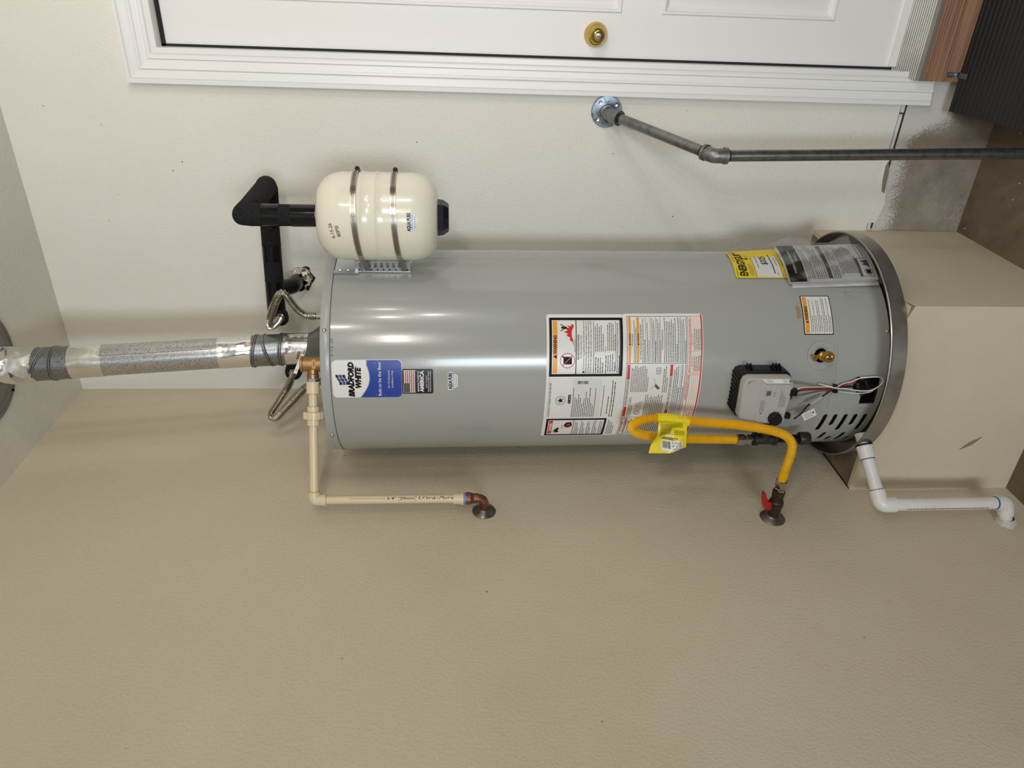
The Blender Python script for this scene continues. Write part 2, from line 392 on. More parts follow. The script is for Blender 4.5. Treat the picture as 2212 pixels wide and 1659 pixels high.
# redwood riser board
M_wood, nt, b, tc = node_mat('redwood_board')
mp = nt.nodes.new('ShaderNodeMapping'); mp.inputs['Scale'].default_value = (1.2, 1, 26); nt.links.new(tc.outputs['Object'], mp.inputs['Vector'])
n1 = noise(nt, mp.outputs[0], 2.2, 4, 0.55, 0.5); wv = nt.nodes.new('ShaderNodeTexWave'); wv.bands_direction = 'Z'; wv.inputs['Scale'].default_value = 1.6; wv.inputs['Distortion'].default_value = 5; wv.inputs['Detail'].default_value = 2
nt.links.new(mp.outputs[0], wv.inputs['Vector'])
c = ramp(nt, mth(nt, 'ADD', mth(nt, 'MULTIPLY', n1, 0.78), mth(nt, 'MULTIPLY', wv.outputs['Fac'], 0.22)), (0.30, S(104, 72, 56)), (0.5, S(146, 106, 84)), (0.72, S(166, 126, 100)))
nt.links.new(c, b.inputs['Base Color']); b.inputs['Roughness'].default_value = 0.6
# dirty plywood top of the pedestal
M_ply = mat('dusty_plywood', S(148, 134, 114), 0.8, var=(9, 0.32, 0.62), col2=S(104, 90, 74))
# thin clear plastic bag
M_bag = bpy.data.materials.new('clear_plastic_bag'); M_bag.use_nodes = True; nt = M_bag.node_tree; nt.nodes.clear()
out = nt.nodes.new('ShaderNodeOutputMaterial'); tr = nt.nodes.new('ShaderNodeBsdfTransparent'); gl = nt.nodes.new('ShaderNodeBsdfGlossy'); mx = nt.nodes.new('ShaderNodeMixShader')
tr.inputs[0].default_value = (0.9, 0.9, 0.91, 1); gl.inputs['Roughness'].default_value = 0.16; gl.inputs[0].default_value = (0.9, 0.9, 0.9, 1); mx.inputs[0].default_value = 0.2
nt.links.new(tr.outputs[0], mx.inputs[1]); nt.links.new(gl.outputs[0], mx.inputs[2]); nt.links.new(mx.outputs[0], out.inputs[0])

# ================================================================== THE SETTING
struct('floor', MB().box((-0.1, RY-0.6, -0.1), (RX+0.1, 0.1, 0.0)), M_floor, 'dusty brown concrete garage floor')
struct('ceiling', MB().box((-0.1, RY-0.1, H), (RX+0.1, 0.1, H+0.1)), M_ceil, 'painted garage ceiling above the vent')
struct('wall_left', MB().box((-0.1, RY-0.1, 0), (0, 0.1, H)), M_wall_warmlit, 'large textured wall, its off-white paint tinted for warm light, with pipe outlets')
DX0, DX1, DZ0, DZ1 = 1.0462, 1.9597, 0.345, 2.3665           # door slab
wb = MB().box((0, 0, 0.304), (1.028, 0.1, H)).box((1.028, 0, 2.392), (1.978, 0.1, H)).box((1.978, 0, 0.304), (RX, 0.1, H))
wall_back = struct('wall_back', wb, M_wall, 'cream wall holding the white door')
# lower edge of the drywall, broken away near the pedestal
struct('torn_edge', MB().prism([(0.60, 0.278), (0.66, 0.268), (0.735, 0.283), (0.742, 0.292), (0.815, 0.296), (0.822, 0.305), (0.60, 0.305)], (0, 0, 0), (1, 0, 0), (0, 0, 1), (0, -1, 0), -0.02, 0.001), M_wall, None, wall_back)
struct('torn_paper', MB().prism([(0.694, 0.281), (0.762, 0.286), (0.790, 0.296), (0.776, 0.300), (0.735, 0.297), (0.70, 0.290)], (0, 0, 0), (1, 0, 0), (0, 0, 1), (0, -1, 0), 0.0, 0.004), mat('brown_torn_paper', S(136, 120, 104), 0.9), None, wall_back)
fnd = struct('wall_foundation', MB().box((0, 0.003, 0), (RX, 0.1, 0.2857)), M_conc, 'grey concrete stem wall splashed with white paint')
tr = MB().box((0.55, 0.010, 0.2857), (0.9265, 0.1, 0.3035)).box((0.929, 0.008, 0.2857), (1.03, 0.1, 0.3035))
sill = struct('trim_1', tr, M_trim, 'thin white sill strip between wall and concrete')
struct('gap_and_shade_line', MB().box((0.58, 0.0005, 0.3026), (0.962, 0.012, 0.3046)).box((0.58, 0.0022, 0.2846), (0.962, 0.012, 0.2862)).box((0.9262, 0.002, 0.2857), (0.9292, 0.012, 0.3035)), mat('gap_and_shade_line', S(62, 54, 46), 0.9), None, sill)  # shadow lines along the strip made as dark mesh, plus its upright joint
struct('wall_right', MB().box((RX, RY-0.1, 0), (RX+0.1, -4.7, H)).box((RX, -1.9, 0), (RX+0.1, 0.1, H)).box((RX, -4.7, 0), (RX+0.1, -1.9, 0.95)).box((RX, -4.7, 2.15), (RX+0.1, -1.9, H)), M_wallfar, 'far garage wall with window opening')
struct('wall_front', MB().box((-0.1, RY-0.1, 0), (1.30, RY, H)).box((2.20, RY-0.1, 0), (RX, RY, H)).box((1.30, RY-0.1, 2.0), (2.20, RY, H)), M_wallfar, 'garage wall with open doorway')

# ---- door with casing, threshold and riser
door = MB()
yF = 0.038                                                    # door face
cols = [(DX0+0.114, DX0+0.399), (DX0+0.515, DX0+0.80)]
rows = [(0.545, 1.035), (1.146, 2.195)]
xs = sorted([DX0, DX1]+[a for c in cols for a in c]); zs = sorted([DZ0, DZ1]+[a for r in rows for a in r])
for i in range(len(xs)-1):
    for j in range(len(zs)-1):
        if any(abs(xs[i]-c[0]) < 1e-6 for c in cols) and any(abs(zs[j]-r[0]) < 1e-6 for r in rows): continue
        door.add([(xs[i], yF, zs[j]), (xs[i+1], yF, zs[j]), (xs[i+1], yF, zs[j+1]), (xs[i], yF, zs[j+1])], [(0, 1, 2, 3)])
door.add([(DX0, yF, DZ0), (DX1, yF, DZ0), (DX1, yF, DZ1), (DX0, yF, DZ1), (DX0, yF+0.044, DZ0), (DX1, yF+0.044, DZ0), (DX1, yF+0.044, DZ1), (DX0, yF+0.044, DZ1)],
         [(0, 4, 5, 1), (1, 5, 6, 2), (2, 6, 7, 3), (3, 7, 4, 0), (4, 7, 6, 5)])
door_o = struct('door_1', door, M_door, 'white panelled garage entry door')
loops = [(0, 0), (0.003, -0.004), (0.008, -0.004), (0.011, 0.003), (0.016, 0.006), (0.020, 0.0095), (0.024, 0.0095), (0.060, 0.001), (0.064, 0.001)]
for c in cols:
    for r in rows:
        p = MB(); vs = []; fs = []
        for ins, d in loops: vs += [(c[0]+ins, yF+d, r[0]+ins), (c[1]-ins, yF+d, r[0]+ins), (c[1]-ins, yF+d, r[1]-ins), (c[0]+ins, yF+d, r[1]-ins)]
        for k in range(len(loops)-1):
            for e in range(4): fs.append((4*k+e, 4*k+(e+1) % 4, 4*k+4+(e+1) % 4, 4*k+4+e))
        k = 4*(len(loops)-1); fs.append((k, k+1, k+2, k+3)); p.add(vs, fs)
        struct('panel', p, M_door, None, door_o, smooth=20)
struct('door_sweep', MB().box((DX0+0.004, yF-0.010, DZ0-0.03), (DX1-0.004, yF+0.04, DZ0+0.012)), M_trim, None, door_o)
# knob: domed rose, cylinder collar, keyed face
kc = (1.1055, yF, 1.212)
struct('knob_rose', MB().lathe([(0.0325, 0), (0.0325, 0.004), (0.030, 0.012), (0.0265, 0.021), (0.022, 0.028), (0.019, 0.032), (0.019, 0.038), (0.0175, 0.0395)], kc, (0, -1, 0), 40), M_goldknob, 'round polished brass lock', door_o)
struct('keyway', MB().lathe([(0.0125, 0.039), (0.0125, 0.044), (0.0105, 0.045)], kc, (0, -1, 0), 32), M_goldknob, None, door_o)
struct('lock_face', MB().lathe([(0.0078, 0.0445), (0.0078, 0.0462), (0.006, 0.0466)], kc, (0, -1, 0), 24), mat('lock_plug', S(150, 145, 138), 0.35, 0.9), None, door_o)
struct('key_slot', MB().prism([(-0.0008, -0.0035), (0.0008, -0.0035), (0.0008, 0.001), (0.0018, 0.003), (0, 0.0042), (-0.0018, 0.003), (-0.0008, 0.001)], kc, (1, 0, 0), (0, 0, 1), (0, -1, 0), 0.0464, 0.0470), M_gap, None, door_o)
# jamb, weatherstrip
jm = MB().box((1.028, 0.0, 0.33), (1.0412, 0.1, 2.392)).box((1.9645, 0.0, 0.33), (1.978, 0.1, 2.392)).box((1.0412, 0.0, 2.3765), (1.9645, 0.1, 2.392))
struct('trim_2', jm, M_trim, 'white door jamb')
gp = MB().box((1.0413, 0.0335, 0.345), (1.0475, yF+0.03, 2.375)).box((1.0413, 0.0335, 2.3655), (1.9640, yF+0.03, 2.3764)).box((1.9585, 0.0335, 0.345), (1.9642, yF+0.03, 2.375))
struct('weatherstrip', gp, M_gap, 'black weatherstrip around the door', door_o)
# moulded casing: profile (distance from inner edge, projection)
prof = [(0, 0), (0, 0.010), (0.013, 0.011), (0.015, 0.008), (0.018, 0.0135), (0.026, 0.0150), (0.029, 0.0115), (0.044, 0.0145), (0.047, 0.0175), (0.051, 0.0185), (0.055, 0.0140), (0.058, 0.0165), (0.074, 0.0200), (0.076, 0.0175), (0.078, 0.0220), (0.087, 0.0222), (0.088, 0)]
CI, CT = 1.0425, 2.3760                                           # inner edges of casing: side and head
cs = MB(); n = len(prof)
cs.add([(CI-d, -p, 0.232) for d, p in prof]+[(CI-d, -p, CT+d) for d, p in prof], [(i, i+1, n+i+1, n+i) for i in range(n-1)]+[tuple(range(n))])
struct('trim_3', cs, M_trim, 'white moulded side casing of the door', smooth=25)
ch = MB()
ch.add([(CI-d, -p, CT+d) for d, p in prof]+[(1.961+d, -p, CT+d) for d, p in prof], [(i, i+1, n+i+1, n+i) for i in range(n-1)])
struct('trim_4', ch, M_trim, 'white moulded head casing of the door', smooth=25)
cr_ = MB(); cr_.add([(1.961+d, -p, 0.232) for d, p in prof]+[(1.961+d, -p, CT+d) for d, p in prof], [(i, i+1, n+i+1, n+i) for i in range(n-1)]+[tuple(range(n))])
struct('trim_5', cr_, M_trim, 'white moulded side casing on the hinge side', smooth=25)
# aluminium threshold: sloped, fluted
th = MB(); tp = [(0.10, 0.345), (0.045, 0.345)]
for k in range(14):
    y = 0.040-k*0.0052; z = 0.343-k*0.0032; tp += [(y, z), (y-0.0016, z+0.0012), (y-0.0036, z+0.0008)]
tp += [(-0.036, 0.300), (-0.040, 0.298), (-0.040, 0.290), (0.10, 0.290)]
n = len(tp); th.add([(1.024, y, z) for y, z in tp]+[(1.981, y, z) for y, z in tp], [tuple(range(n)), tuple(range(2*n-1, n-1, -1))]+[(i, (i+1) % n, n+(i+1) % n, n+i) for i in range(n)])
struct('trim_6', th, M_alum, 'fluted aluminium door threshold', smooth=20)
single('riser_board', MB().box((1.022, -0.034, 0.176), (1.983, 0.001, 0.2885)), M_wood, 'reddish brown wooden riser board under the door threshold', 'board', smooth=0)

# ---- ramp covered with ribbed rubber
r0, r1 = V((0, -0.036, 0.176)), V((0, -1.10, 0.008)); rd = (r1-r0).normalized(); rn = V((0, -rd.z, rd.y)); rn = rn if rn.z > 0 else -rn
RL = (r1-r0).length
ramp_t = thing('entry_ramp', 'sloping ramp topped with black ribbed rubber below the white door', 'ramp', (1.45, -0.5, 0))
rb = MB(); rprof = []; k = 0; s_ = 0.0
while s_ < RL-0.004:
    rprof += [(s_, 0.0), (s_+0.003, 0.0017), (s_+0.0085, 0.0017), (s_+0.0115, 0.0)]; s_ += 0.016
pts = [r0+rd*a+rn*(b_+0.004) for a, b_ in rprof]+[r1+rn*0.004, r1+rn*0.0005, r0+rn*0.0005]; n = len(pts)
rb.add([(0.944, p.y, p.z) for p in pts]+[(1.985, p.y, p.z) for p in pts], [(i, (i+1) % n, n+(i+1) % n, n+i) for i in range(n)]+[tuple(range(n)), tuple(range(2*n-1, n-1, -1))])
part('ribbed_mat', rb, M_rubbermat, ramp_t, smooth=0)
dk = MB(); dpts = [r0, r1, r1-rn*0.004, r0-rn*0.016]
dk.add([(0.950, p.y, p.z) for p in dpts]+[(1.98, p.y, p.z) for p in dpts], [(0, 1, 5, 4), (1, 2, 6, 5), (2, 3, 7, 6), (3, 0, 4, 7), (0, 3, 2, 1), (4, 5, 6, 7)])
part('deck', dk, mat('ramp_deck', S(70, 62, 54), 0.8), ramp_t, smooth=0)
# small hinge strap screwed to the riser
hs = thing('hinge_strap', 'small steel strap screwed to the wooden riser board', 'bracket', (1.041, -0.04, 0.18))
part('plate', MB().box((1.0335, -0.0365, 0.187), (1.0480, -0.0343, 0.2165)).obox((1.041, -0.052, 0.1815), (0.0072, 0, 0), rd*0.018, rn*0.001), M_galvd, hs, smooth=0)
for z in (0.195, 0.208): part('screw', MB().lathe([(0.0032, 0), (0.0028, 0.0012), (0.001, 0.0016)], (1.041, -0.0365, z), (0, -1, 0), 12), M_zinc, hs)

# ---- pedestal
PW, PD, PZ = 0.574, 0.578, 0.475
ped = thing('heater_pedestal', 'beige painted square pedestal carrying the water heater', 'pedestal', (PW/2, -PD/2, 0))
M_pedp = paint('pedestal_paint', S(216, 204, 182), S(208, 194, 169), 0.2)
part('front_panel', MB().box((0.0, -PD, 0), (PW, -PD+0.014, PZ)), M_pedp, ped, smooth=0)
part('side_panel', MB().box((PW-0.014, -PD+0.014, 0), (PW, 0, PZ)), M_pedp, ped, smooth=0)
part('top_board', MB().box((0.0, -PD+0.0145, PZ-0.02), (PW-0.0145, 0, PZ-0.0015)), M_ply, ped, smooth=0)
sm = MB()
for k in range(9):
    t = k/8; x, z = 0.1375+0.041*t, 0.191-0.05*t; wd = 0.0055*sin(pi*min(max(t, 0.08), 0.92))
    sm.v += [(x-wd*0.7, -PD-0.0004, z-wd), (x+wd*0.7, -PD-0.0004, z+wd)]
sm.f = [(2*i, 2*i+2, 2*i+3, 2*i+1) for i in range(8)]
part('scuff', sm, mat('brown_scuff', S(146, 129, 102), 0.9), ped, smooth=0)
part('gap_and_shade_line', MB().box((0.0002, -PD+0.004, PZ-0.002), (0.0035, -0.30, PZ+0.0008)), M_liner, ped, smooth=0)
# caulk and chips along the pedestal and wall edges
ck = MB(); 
for k in range(40):
    z = 0.42-k*0.0085; r = 0.004+0.003*RNG.random(); ck.obox((0.0015, -PD-0.001, z), (r, 0, 0), (0, r*0.8, 0), (0, 0, 0.0055))
part('caulk', ck, M_pedp, ped)
cp = MB()
cp.add([(PW+0.0006, -PD+0.030, PZ+0.0002), (PW+0.0006, -PD-0.0006, PZ-0.013), (PW-0.040, -PD-0.0006, PZ+0.0002), (PW+0.0008, -PD-0.0008, PZ-0.002)], [(0, 1, 3), (1, 2, 3)])
part('chipped_corner', cp, mat('bare_gypsum', S(140, 126, 106), 0.95), ped, smooth=0)

# ================================================================== WATER HEATER
HX, HY, HR = 0.320, -0.327, 0.2755
ZB, ZS, ZT = 0.487, 1.9035, 1.9275
def lean(p):                                                  # the tank stands a hair out of plumb
    k = (1.75-p[2])/1.15; return (p[0]+0.00602*k, p[1]+0.00316*k, p[2])
def HP(theta, z, r=HR):
    a = rad(theta); return V(lean((HX+r*cos(a), HY+r*sin(a), z)))
def arc(theta): return HR*rad(theta+90)
heater = thing('water_heater', 'tall grey cylindrical gas water heater standing in a metal pan', 'water heater', (HX, HY, PZ))
hsurf = Surf(lambda u, v, h: V(lean((HX+(HR+h)*sin(u/HR), HY-(HR+h)*cos(u/HR), v))))

# jacket with its slots and openings really cut through
jk = MB(lean); jk.lathe([(HR, ZB), (HR, ZS), (HR-0.002, ZS), (HR-0.002, ZB)], (HX, HY, 0), (0, 0, 1), 200, closed=True)
cut = MB(lean)
def cutter(poly):
    n = len(poly); vs = []
    for r in (HR-0.02, HR+0.02):
        for th_, z in poly: a = rad(th_); vs.append((HX+r*cos(a), HY+r*sin(a), z))
    cut.add(vs, [tuple(reversed(range(n))), tuple(range(n, 2*n))]+[(i, (i+1) % n, (i+1) % n+n, i+n) for i in range(n)])
def capsule(t0, t1, z, hw):
    dt = math.degrees(hw/HR); p = []
    for k in range(7): a = -pi/2+pi*k/6; p.append((t1-dt+dt*cos(a), z+hw*sin(a)))
    for k in range(7): a = pi/2+pi*k/6; p.append((t0+dt+dt*cos(a), z+hw*sin(a)))
    return p
for t0, t1, z in ((-117.4, -102.4, 0.619), (-112.3, -102.4, 0.591), (-117.6, -102.4, 0.563), (-112.2, -102.4, 0.5355), (-117.4, -102.4, 0.5085),
                  (-131, -119.8, 0.588), (-135, -125.4, 0.5614), (-135.5, -120.2, 0.5325), (-134.4, -126.6, 0.505),
                  (-150, -138, 0.588), (-152, -140, 0.5325)): cutter(capsule(t0, t1, z, 0.0058))
cutter([(-66.6+math.degrees(0.019*cos(2*pi*k/24)/HR), 0.672+0.019*sin(2*pi*k/24)) for k in range(24)])
cutter([(-78.3, 0.503), (-78.3, 0.566), (-81.0, 0.575), (-87.0, 0.570), (-88.0, 0.546), (-94.9, 0.543), (-94.9, 0.500)])
def bool_part(name, mb, m, parent, cmb, smooth=35):
    jo = mesh_obj(name, mb, m); co = mesh_obj('cutter', cmb, m, smooth=0)
    bmod = jo.modifiers.new('cut', 'BOOLEAN'); bmod.object = co; bmod.operation = 'DIFFERENCE'; bmod.solver = 'EXACT'
    dg = bpy.context.evaluated_depsgraph_get(); dg.update()
    me = bpy.data.meshes.new_from_object(jo.evaluated_get(dg)); jo.modifiers.clear(); bpy.data.objects.remove(co)
    me.name = name; jo.data = me; me.materials.clear(); me.materials.append(m)
    for v_ in me.vertices: v_.co -= root_of(parent).location
    me.polygons.foreach_set('use_smooth', [True]*len(me.polygons)); me.set_sharp_from_angle(angle=rad(smooth)); jo.parent = parent; return jo
bool_part('jacket', jk, M_jacket, heater, cut)
li = MB(lean); li.lathe([(0.24, 0.49), (0.24, 0.72)], (HX, HY, 0), (0, 0, 1), 48)
part('burner_chamber', li, M_liner, heater)
cap = MB(lean); cap.lathe([(HR+0.0016, ZS), (HR+0.0022, ZS+0.001), (HR+0.0022, ZT-0.005), (HR+0.0008, ZT-0.0012), (HR-0.004, ZT), (0.06, ZT+0.002)], (HX, HY, 0), (0, 0, 1), 160)
part('top_cap', cap, M_cap, heater)
part('cap_seam', MB(lean).lathe([(HR+0.0004, ZS-0.0012), (HR+0.0004, ZS+0.0002)], (HX, HY, 0), (0, 0, 1), 160, caps=False), M_liner, heater)
for t_ in (-52.7, -114.5, 10, -175): part('cap_screw', MB().lathe([(0.0052, 0), (0.0052, 0.0012), (0.004, 0.0032), (0.0018, 0.0042)], HP(t_, 1.9155, HR+0.002), V((cos(rad(t_)), sin(rad(t_)), 0)), 14), M_zinc, heater)
# jacket seam line running the height of the tank
part('jacket_seam', MB().tube([HP(-3, ZB+0.01, HR), HP(-3, ZS-0.01, HR)], 0.0009, 6), M_jacket, heater)

def shell(t0, t1, z0, z1, th_=0.0014, rc=0.004, surf=None):
    s = Sheet(hsurf); s.rrect(arc(t0), z0, arc(t1), z1, rc, 'c', th_, edge=-0.001); return s.m['c']
bool_part('access_cover', shell(-85.5, -31.4, 0.494, 0.6262), M_jacket, heater, cut)
bool_part('access_cover', shell(-98.0, -87.4, 0.498, 0.6262, 0.0016, 0.002), M_jacket, heater, cut)
bz = MB()
bz.tube([HP(-81, 0.566, HR+0.004), HP(-85, 0.560, HR+0.006), HP(-88, 0.545, HR+0.006)], 0.006, 10).tube([HP(-80, 0.545, HR+0.003), HP(-84, 0.535, HR+0.005), HP(-86, 0.515, HR+0.003)], 0.0035, 8)
part('igniter_boot', bz, M_wblack, heater)
part('cover_lug', MB().obox(HP(-33.2, 0.585, HR+0.004), (V((cos(rad(-33)), sin(rad(-33)), 0)))*0.003, V((-sin(rad(-33)), cos(rad(-33)), 0))*0.003, V((0, 0, 0.008))), M_cap, heater)
part('base_screw', MB().lathe([(0.004, 0), (0.004, 0.0015), (0.0025, 0.003)], HP(-54, 0.4925, HR+0.001), V((cos(rad(-54)), sin(rad(-54)), 0)), 12), M_zinc, heater)
# drain valve with round escutcheon
dn = V((cos(rad(-66.6)), sin(rad(-66.6)), 0)); dc = HP(-66.6, 0.672, HR)
s = Sheet(hsurf); 
s.disc(arc(-66.6), 0.670, 0.036, 'c', 0.0020, 40, 0.018); s.disc(arc(-66.6), 0.670, 0.0365, 'c', 0.0008, 40, 0.0355)
part('drain_ring', s.m['c'], M_cap, heater)
dv = MB().lathe([(0.010, -0.03), (0.010, 0.012), (0.0125, 0.014), (0.0125, 0.024), (0.0095, 0.026), (0.0095, 0.034), (0.0140, 0.036), (0.0145, 0.046), (0.0130, 0.050), (0.0075, 0.050), (0.0070, 0.044)], dc, dn, 28)
dvo = part('drain_valve', dv, M_brass, heater, 'short brass drain valve')
part('valve_stem', MB().lathe([(0.0055, 0), (0.0055, 0.012), (0.0075, 0.0125), (0.0075, 0.019), (0.003, 0.020)], dc+dn*0.018+V((0, 0, 0.008)), V((-0.35, -0.1, 1)), 12), M_brass, dvo)
part('valve_port', MB().lathe([(0.0068, 0.0448), (0.0035, 0.0455), (0.001, 0.0475)], dc, dn, 16), M_steel, dvo)

# ---- printed labels
def names(base, m): return {'w': (base, m), 'k': ('lettering', M_ink), 'g': ('grey_print', M_greyink), 'r': ('red_print', M_red), 'o': ('orange_print', M_orange), 'b': ('blue_print', M_lblue), 'n': ('navy_print', M_navy), 's': ('silver_print', M_silver), 'y': ('sky_print', M_sky), 'wt': ('white_print', M_white), 'e': ('yellow_print', M_eyellow)}
# maker's plate
A, B_ = arc(-87.7), arc(-67.7); z0, z1 = 1.731, 1.899; s = Sheet(hsurf); W_ = B_-A
s.rrect(A-0.002, z0-0.002, B_+0.002, z1+0.002, 0.013, 's', 0.0004, edge=-0.0005)
s.rrect(A, z0, B_, z1, 0.012, 'w', 0.0007)
def wave(u):
    t = (u-A)/W_; return 1.811+0.021*(1-t)**1.6*(1.0)-0.012*sin(pi*min(1, t*1.15))+0.004*t
def rlo(u, r=0.012):
    d = min(u-A, B_-u); return z0+(r-sqrt(max(0, r*r-(r-d)**2)) if d < r else 0)
s.band(A+0.0004, B_-0.0004, lambda u: rlo(u)+0.0004, lambda u: wave(u), 'b', 0.0010)
s.band(A+0.0004, B_-0.0004, lambda u: wave(u), lambda u: wave(u)+0.0016, 's', 0.0011)
uc = (A+B_)/2
s.text('BRADFORD', uc-0.001, 1.8475, 0.0125, 'k', width=W_*0.93, bold=0.07, shear=0.18)
s.text('WHITE', uc+0.004, 1.8305, 0.0125, 'k', width=W_*0.56, bold=0.07, shear=0.18); s.text('®', uc+W_*0.34, 1.839, 0.003, 'k')
for r_ in range(3):                                         # waving three-row emblem
    for c_ in range(3):
        u_a = uc-0.0135+c_*0.0088; u_b = u_a+0.0080; zz = 1.8865-r_*0.0082
        off = lambda u: 0.0028*sin((u-uc)/0.0135*2.2)+0.002*(u-uc)/0.0135
        s.band(u_a, u_b, lambda u: zz-0.0068+off(u), lambda u: zz+off(u), 'b' if (r_+c_) % 2 else 'n', 0.0011, 8)
s.text('Built to be the Best', uc, 1.7812, 0.0075, 'wt', width=W_*0.9, bold=0.006, h=0.0014); s.text('®', uc+W_*0.465, 1.7865, 0.0022, 'wt', h=0.0014)
s.line((A+0.005, 1.7945), (B_-0.005, 1.7945), 0.0005, 'wt', 0.0013); s.line((A+0.005, 1.7735), (B_-0.005, 1.7735), 0.0005, 'wt', 0.0013)
s.text('For Professional', uc, 1.7605, 0.0045, 'wt', width=W_*0.47, shear=0.2, h=0.0014); s.text('Installation Only', uc, 1.7520, 0.0045, 'wt', width=W_*0.47, shear=0.2, h=0.0014)
s.build(heater, {'s': ('maker_plate', M_silver), 'w': ('face', M_white), 'b': ('blue_print', M_lblue), 'k': ('lettering', M_ink), 'n': ('emblem', M_navy), 'wt': ('white_lettering', M_white)})['label'] = 'white and blue plate reading BRADFORD WHITE'
# made-in plate
A, B_ = arc(-85.6), arc(-72.4); z0, z1 = 1.6545, 1.7305; s = Sheet(hsurf); W_ = B_-A
s.rrect(A, z0, B_, z1, 0.004, 'w', 0.0016, edge=0.0002)
fa, fb, f0, f1 = A+0.003, B_-0.003, 1.697, 1.7275
s.rect(fa, f0, fb, f1, 'wt', 0.0019)
sh = (f1-f0)/13
for k in range(0, 13, 2): s.rect(fa+(0.0245 if k < 7 else 0.001), f1-(k+1)*sh, fb-0.001, f1-k*sh, 'r', 0.0022)
s.rect(fa+0.001, f1-7*sh, fa+0.0245, f1-0.0008, 'k', 0.0022)
for r_ in range(6):
    for c_ in range(8): s.disc(fa+0.003+c_*0.0027+(0.0013 if r_ % 2 else 0), f1-0.003-r_*0.0024, 0.0006, 'wt', 0.0025, 5)
uc = (A+B_)/2
s.text('MANUFACTURED IN', uc, 1.6885, 0.0045, 'wt', width=W_*0.82, bold=0.012, h=0.0020)
s.text('AMERICA', uc, 1.6775, 0.0088, 'wt', width=W_*0.88, bold=0.045, h=0.0020)
for i, t_ in enumerate(('USING THE FINEST', 'MATERIALS & COMPONENTS', 'FROM AROUND THE WORLD')): s.text(t_, uc, 1.6695-i*0.0050, 0.0030, 'wt', width=W_*(0.52, 0.84, 0.84)[i], bold=0.006, h=0.0020)
s.build(heater, {'w': ('origin_plate', M_navy), 'wt': ('white_print', M_white), 'r': ('flag_stripes', mat('flag_red', S(170, 34, 44), 0.35)), 'k': ('flag_canton', mat('flag_navy', S(14, 18, 30), 0.35))})['label'] = 'dark plate with flag reading MANUFACTURED IN AMERICA'
# installer sticker (used on the heater and on the small tank); the cartoon above the name is left blank
def aqua(surf, uc, zt, w, parent, h0=0.0003):
    s = Sheet(surf); k = w/0.0447
    s.rrect(uc-w/2-0.001*k, zt-0.0105*k, uc+w/2+0.001*k, zt+0.0015*k, 0.002*k, 'w', h0+0.0001, edge=-0.0003)
    s.rrect(uc-w*0.41, zt-0.0185*k, uc+w*0.41, zt-0.0085*k, 0.002*k, 'w', h0, edge=-0.0003); s.rrect(uc-w*0.35, zt-0.0225*k, uc+w*0.35, zt-0.016*k, 0.0018*k, 'w', h0-0.0001, edge=-0.0003)
    s.text('AQUA PURE', uc, zt-0.0083*k, 0.0082*k, 'n', width=w*0.97, bold=0.05, h=h0+0.0005)
    s.rrect(uc-w*0.40, zt-0.0142*k, uc+w*0.40, zt-0.0098*k, 0.0018*k, 'y', h0+0.0004); s.text('PLUMBING', uc, zt-0.0133*k, 0.0026*k, 'wt', width=w*0.64, bold=0.02, h=h0+0.0007)
    s.text('945-500-8335', uc, zt-0.0200*k, 0.0030*k, 'g', width=w*0.62, h=h0+0.0004)
    return s.build(parent, {'w': ('installer_sticker', M_white), 'n': ('lettering', M_navy), 'y': ('blue_band', M_sky), 'wt': ('white_lettering', M_white), 'g': ('grey_lettering', M_greyink)})
aqua(hsurf, arc(-79.0), 1.6165, 0.0447, heater)['label'] = 'small white sticker reading AQUA PURE'
s = Sheet(hsurf); s.text('6·15·26', arc(-61.2), 1.8955, 0.0075, 'k', width=0.044, rot=0.0, h=0.0004)
part('marker_date', s.m['k'], M_greyink, heater, 'handwritten date in black marker', smooth=0)

# big warning label
s = Sheet(hsurf); L0, L1 = arc(-119.3), arc(-44.3)
s.rrect(L0, 1.1805, L1, 1.374, 0.006, 'w', 0.0005, edge=-0.0005); s.rrect(L0+0.002, 0.9775, L1+0.0016, 1.1815, 0.006, 'w', 0.0007, edge=-0.0005)
# -- fire warning panel
a, b_ = arc(-77.0), arc(-46.2); zt, zb = 1.3675, 1.1825
s.frame(a, zb, b_, zt, 0.0065, 'k'); a += 0.0065; b_ -= 0.0065; w_ = b_-a; uc = (a+b_)/2
s.rect(a+0.002, 1.3475, b_-0.002, 1.3590, 'o', 0.0009); s.text('WARNING', uc+0.006, 1.3495, 0.0078, 'k', width=0.046, bold=0.035)
def tri(u, v, c, h=0.0012): s.poly([(u-c*0.58, v), (u+c*0.58, v), (u, v+c)], 'k', h)
tri(uc-0.0235, 1.3492, 0.0085)
s.rect(a, 1.2995, b_, 1.3015, 'k', 0.0009)
# flame, figure and container
fu = a+0.072
s.poly([(fu-0.002, 1.3065), (fu+0.052, 1.3065), (fu+0.052, 1.314), (fu+0.047, 1.311), (fu+0.050, 1.323), (fu+0.043, 1.317), (fu+0.045, 1.330), (fu+0.037, 1.322), (fu+0.033, 1.331), (fu+0.028, 1.320), (fu+0.025, 1.326), (fu+0.018, 1.3145), (fu+0.014, 1.318), (fu+0.008, 1.3095)], 'r', 0.0010)
s.disc(fu+0.044, 1.3345, 0.0032, 'k', 0.0012, 14)
s.poly([(fu+0.040, 1.332), (fu+0.048, 1.332), (fu+0.0455, 1.3235), (fu+0.0415, 1.3235)], 'k', 0.0012)
s.line((fu+0.0400, 1.331), (fu+0.0355, 1.340), 0.0018, 'k'); s.line((fu+0.0480, 1.331), (fu+0.0525, 1.340), 0.0018, 'k')
cu, cv = a+0.034, 1.3220
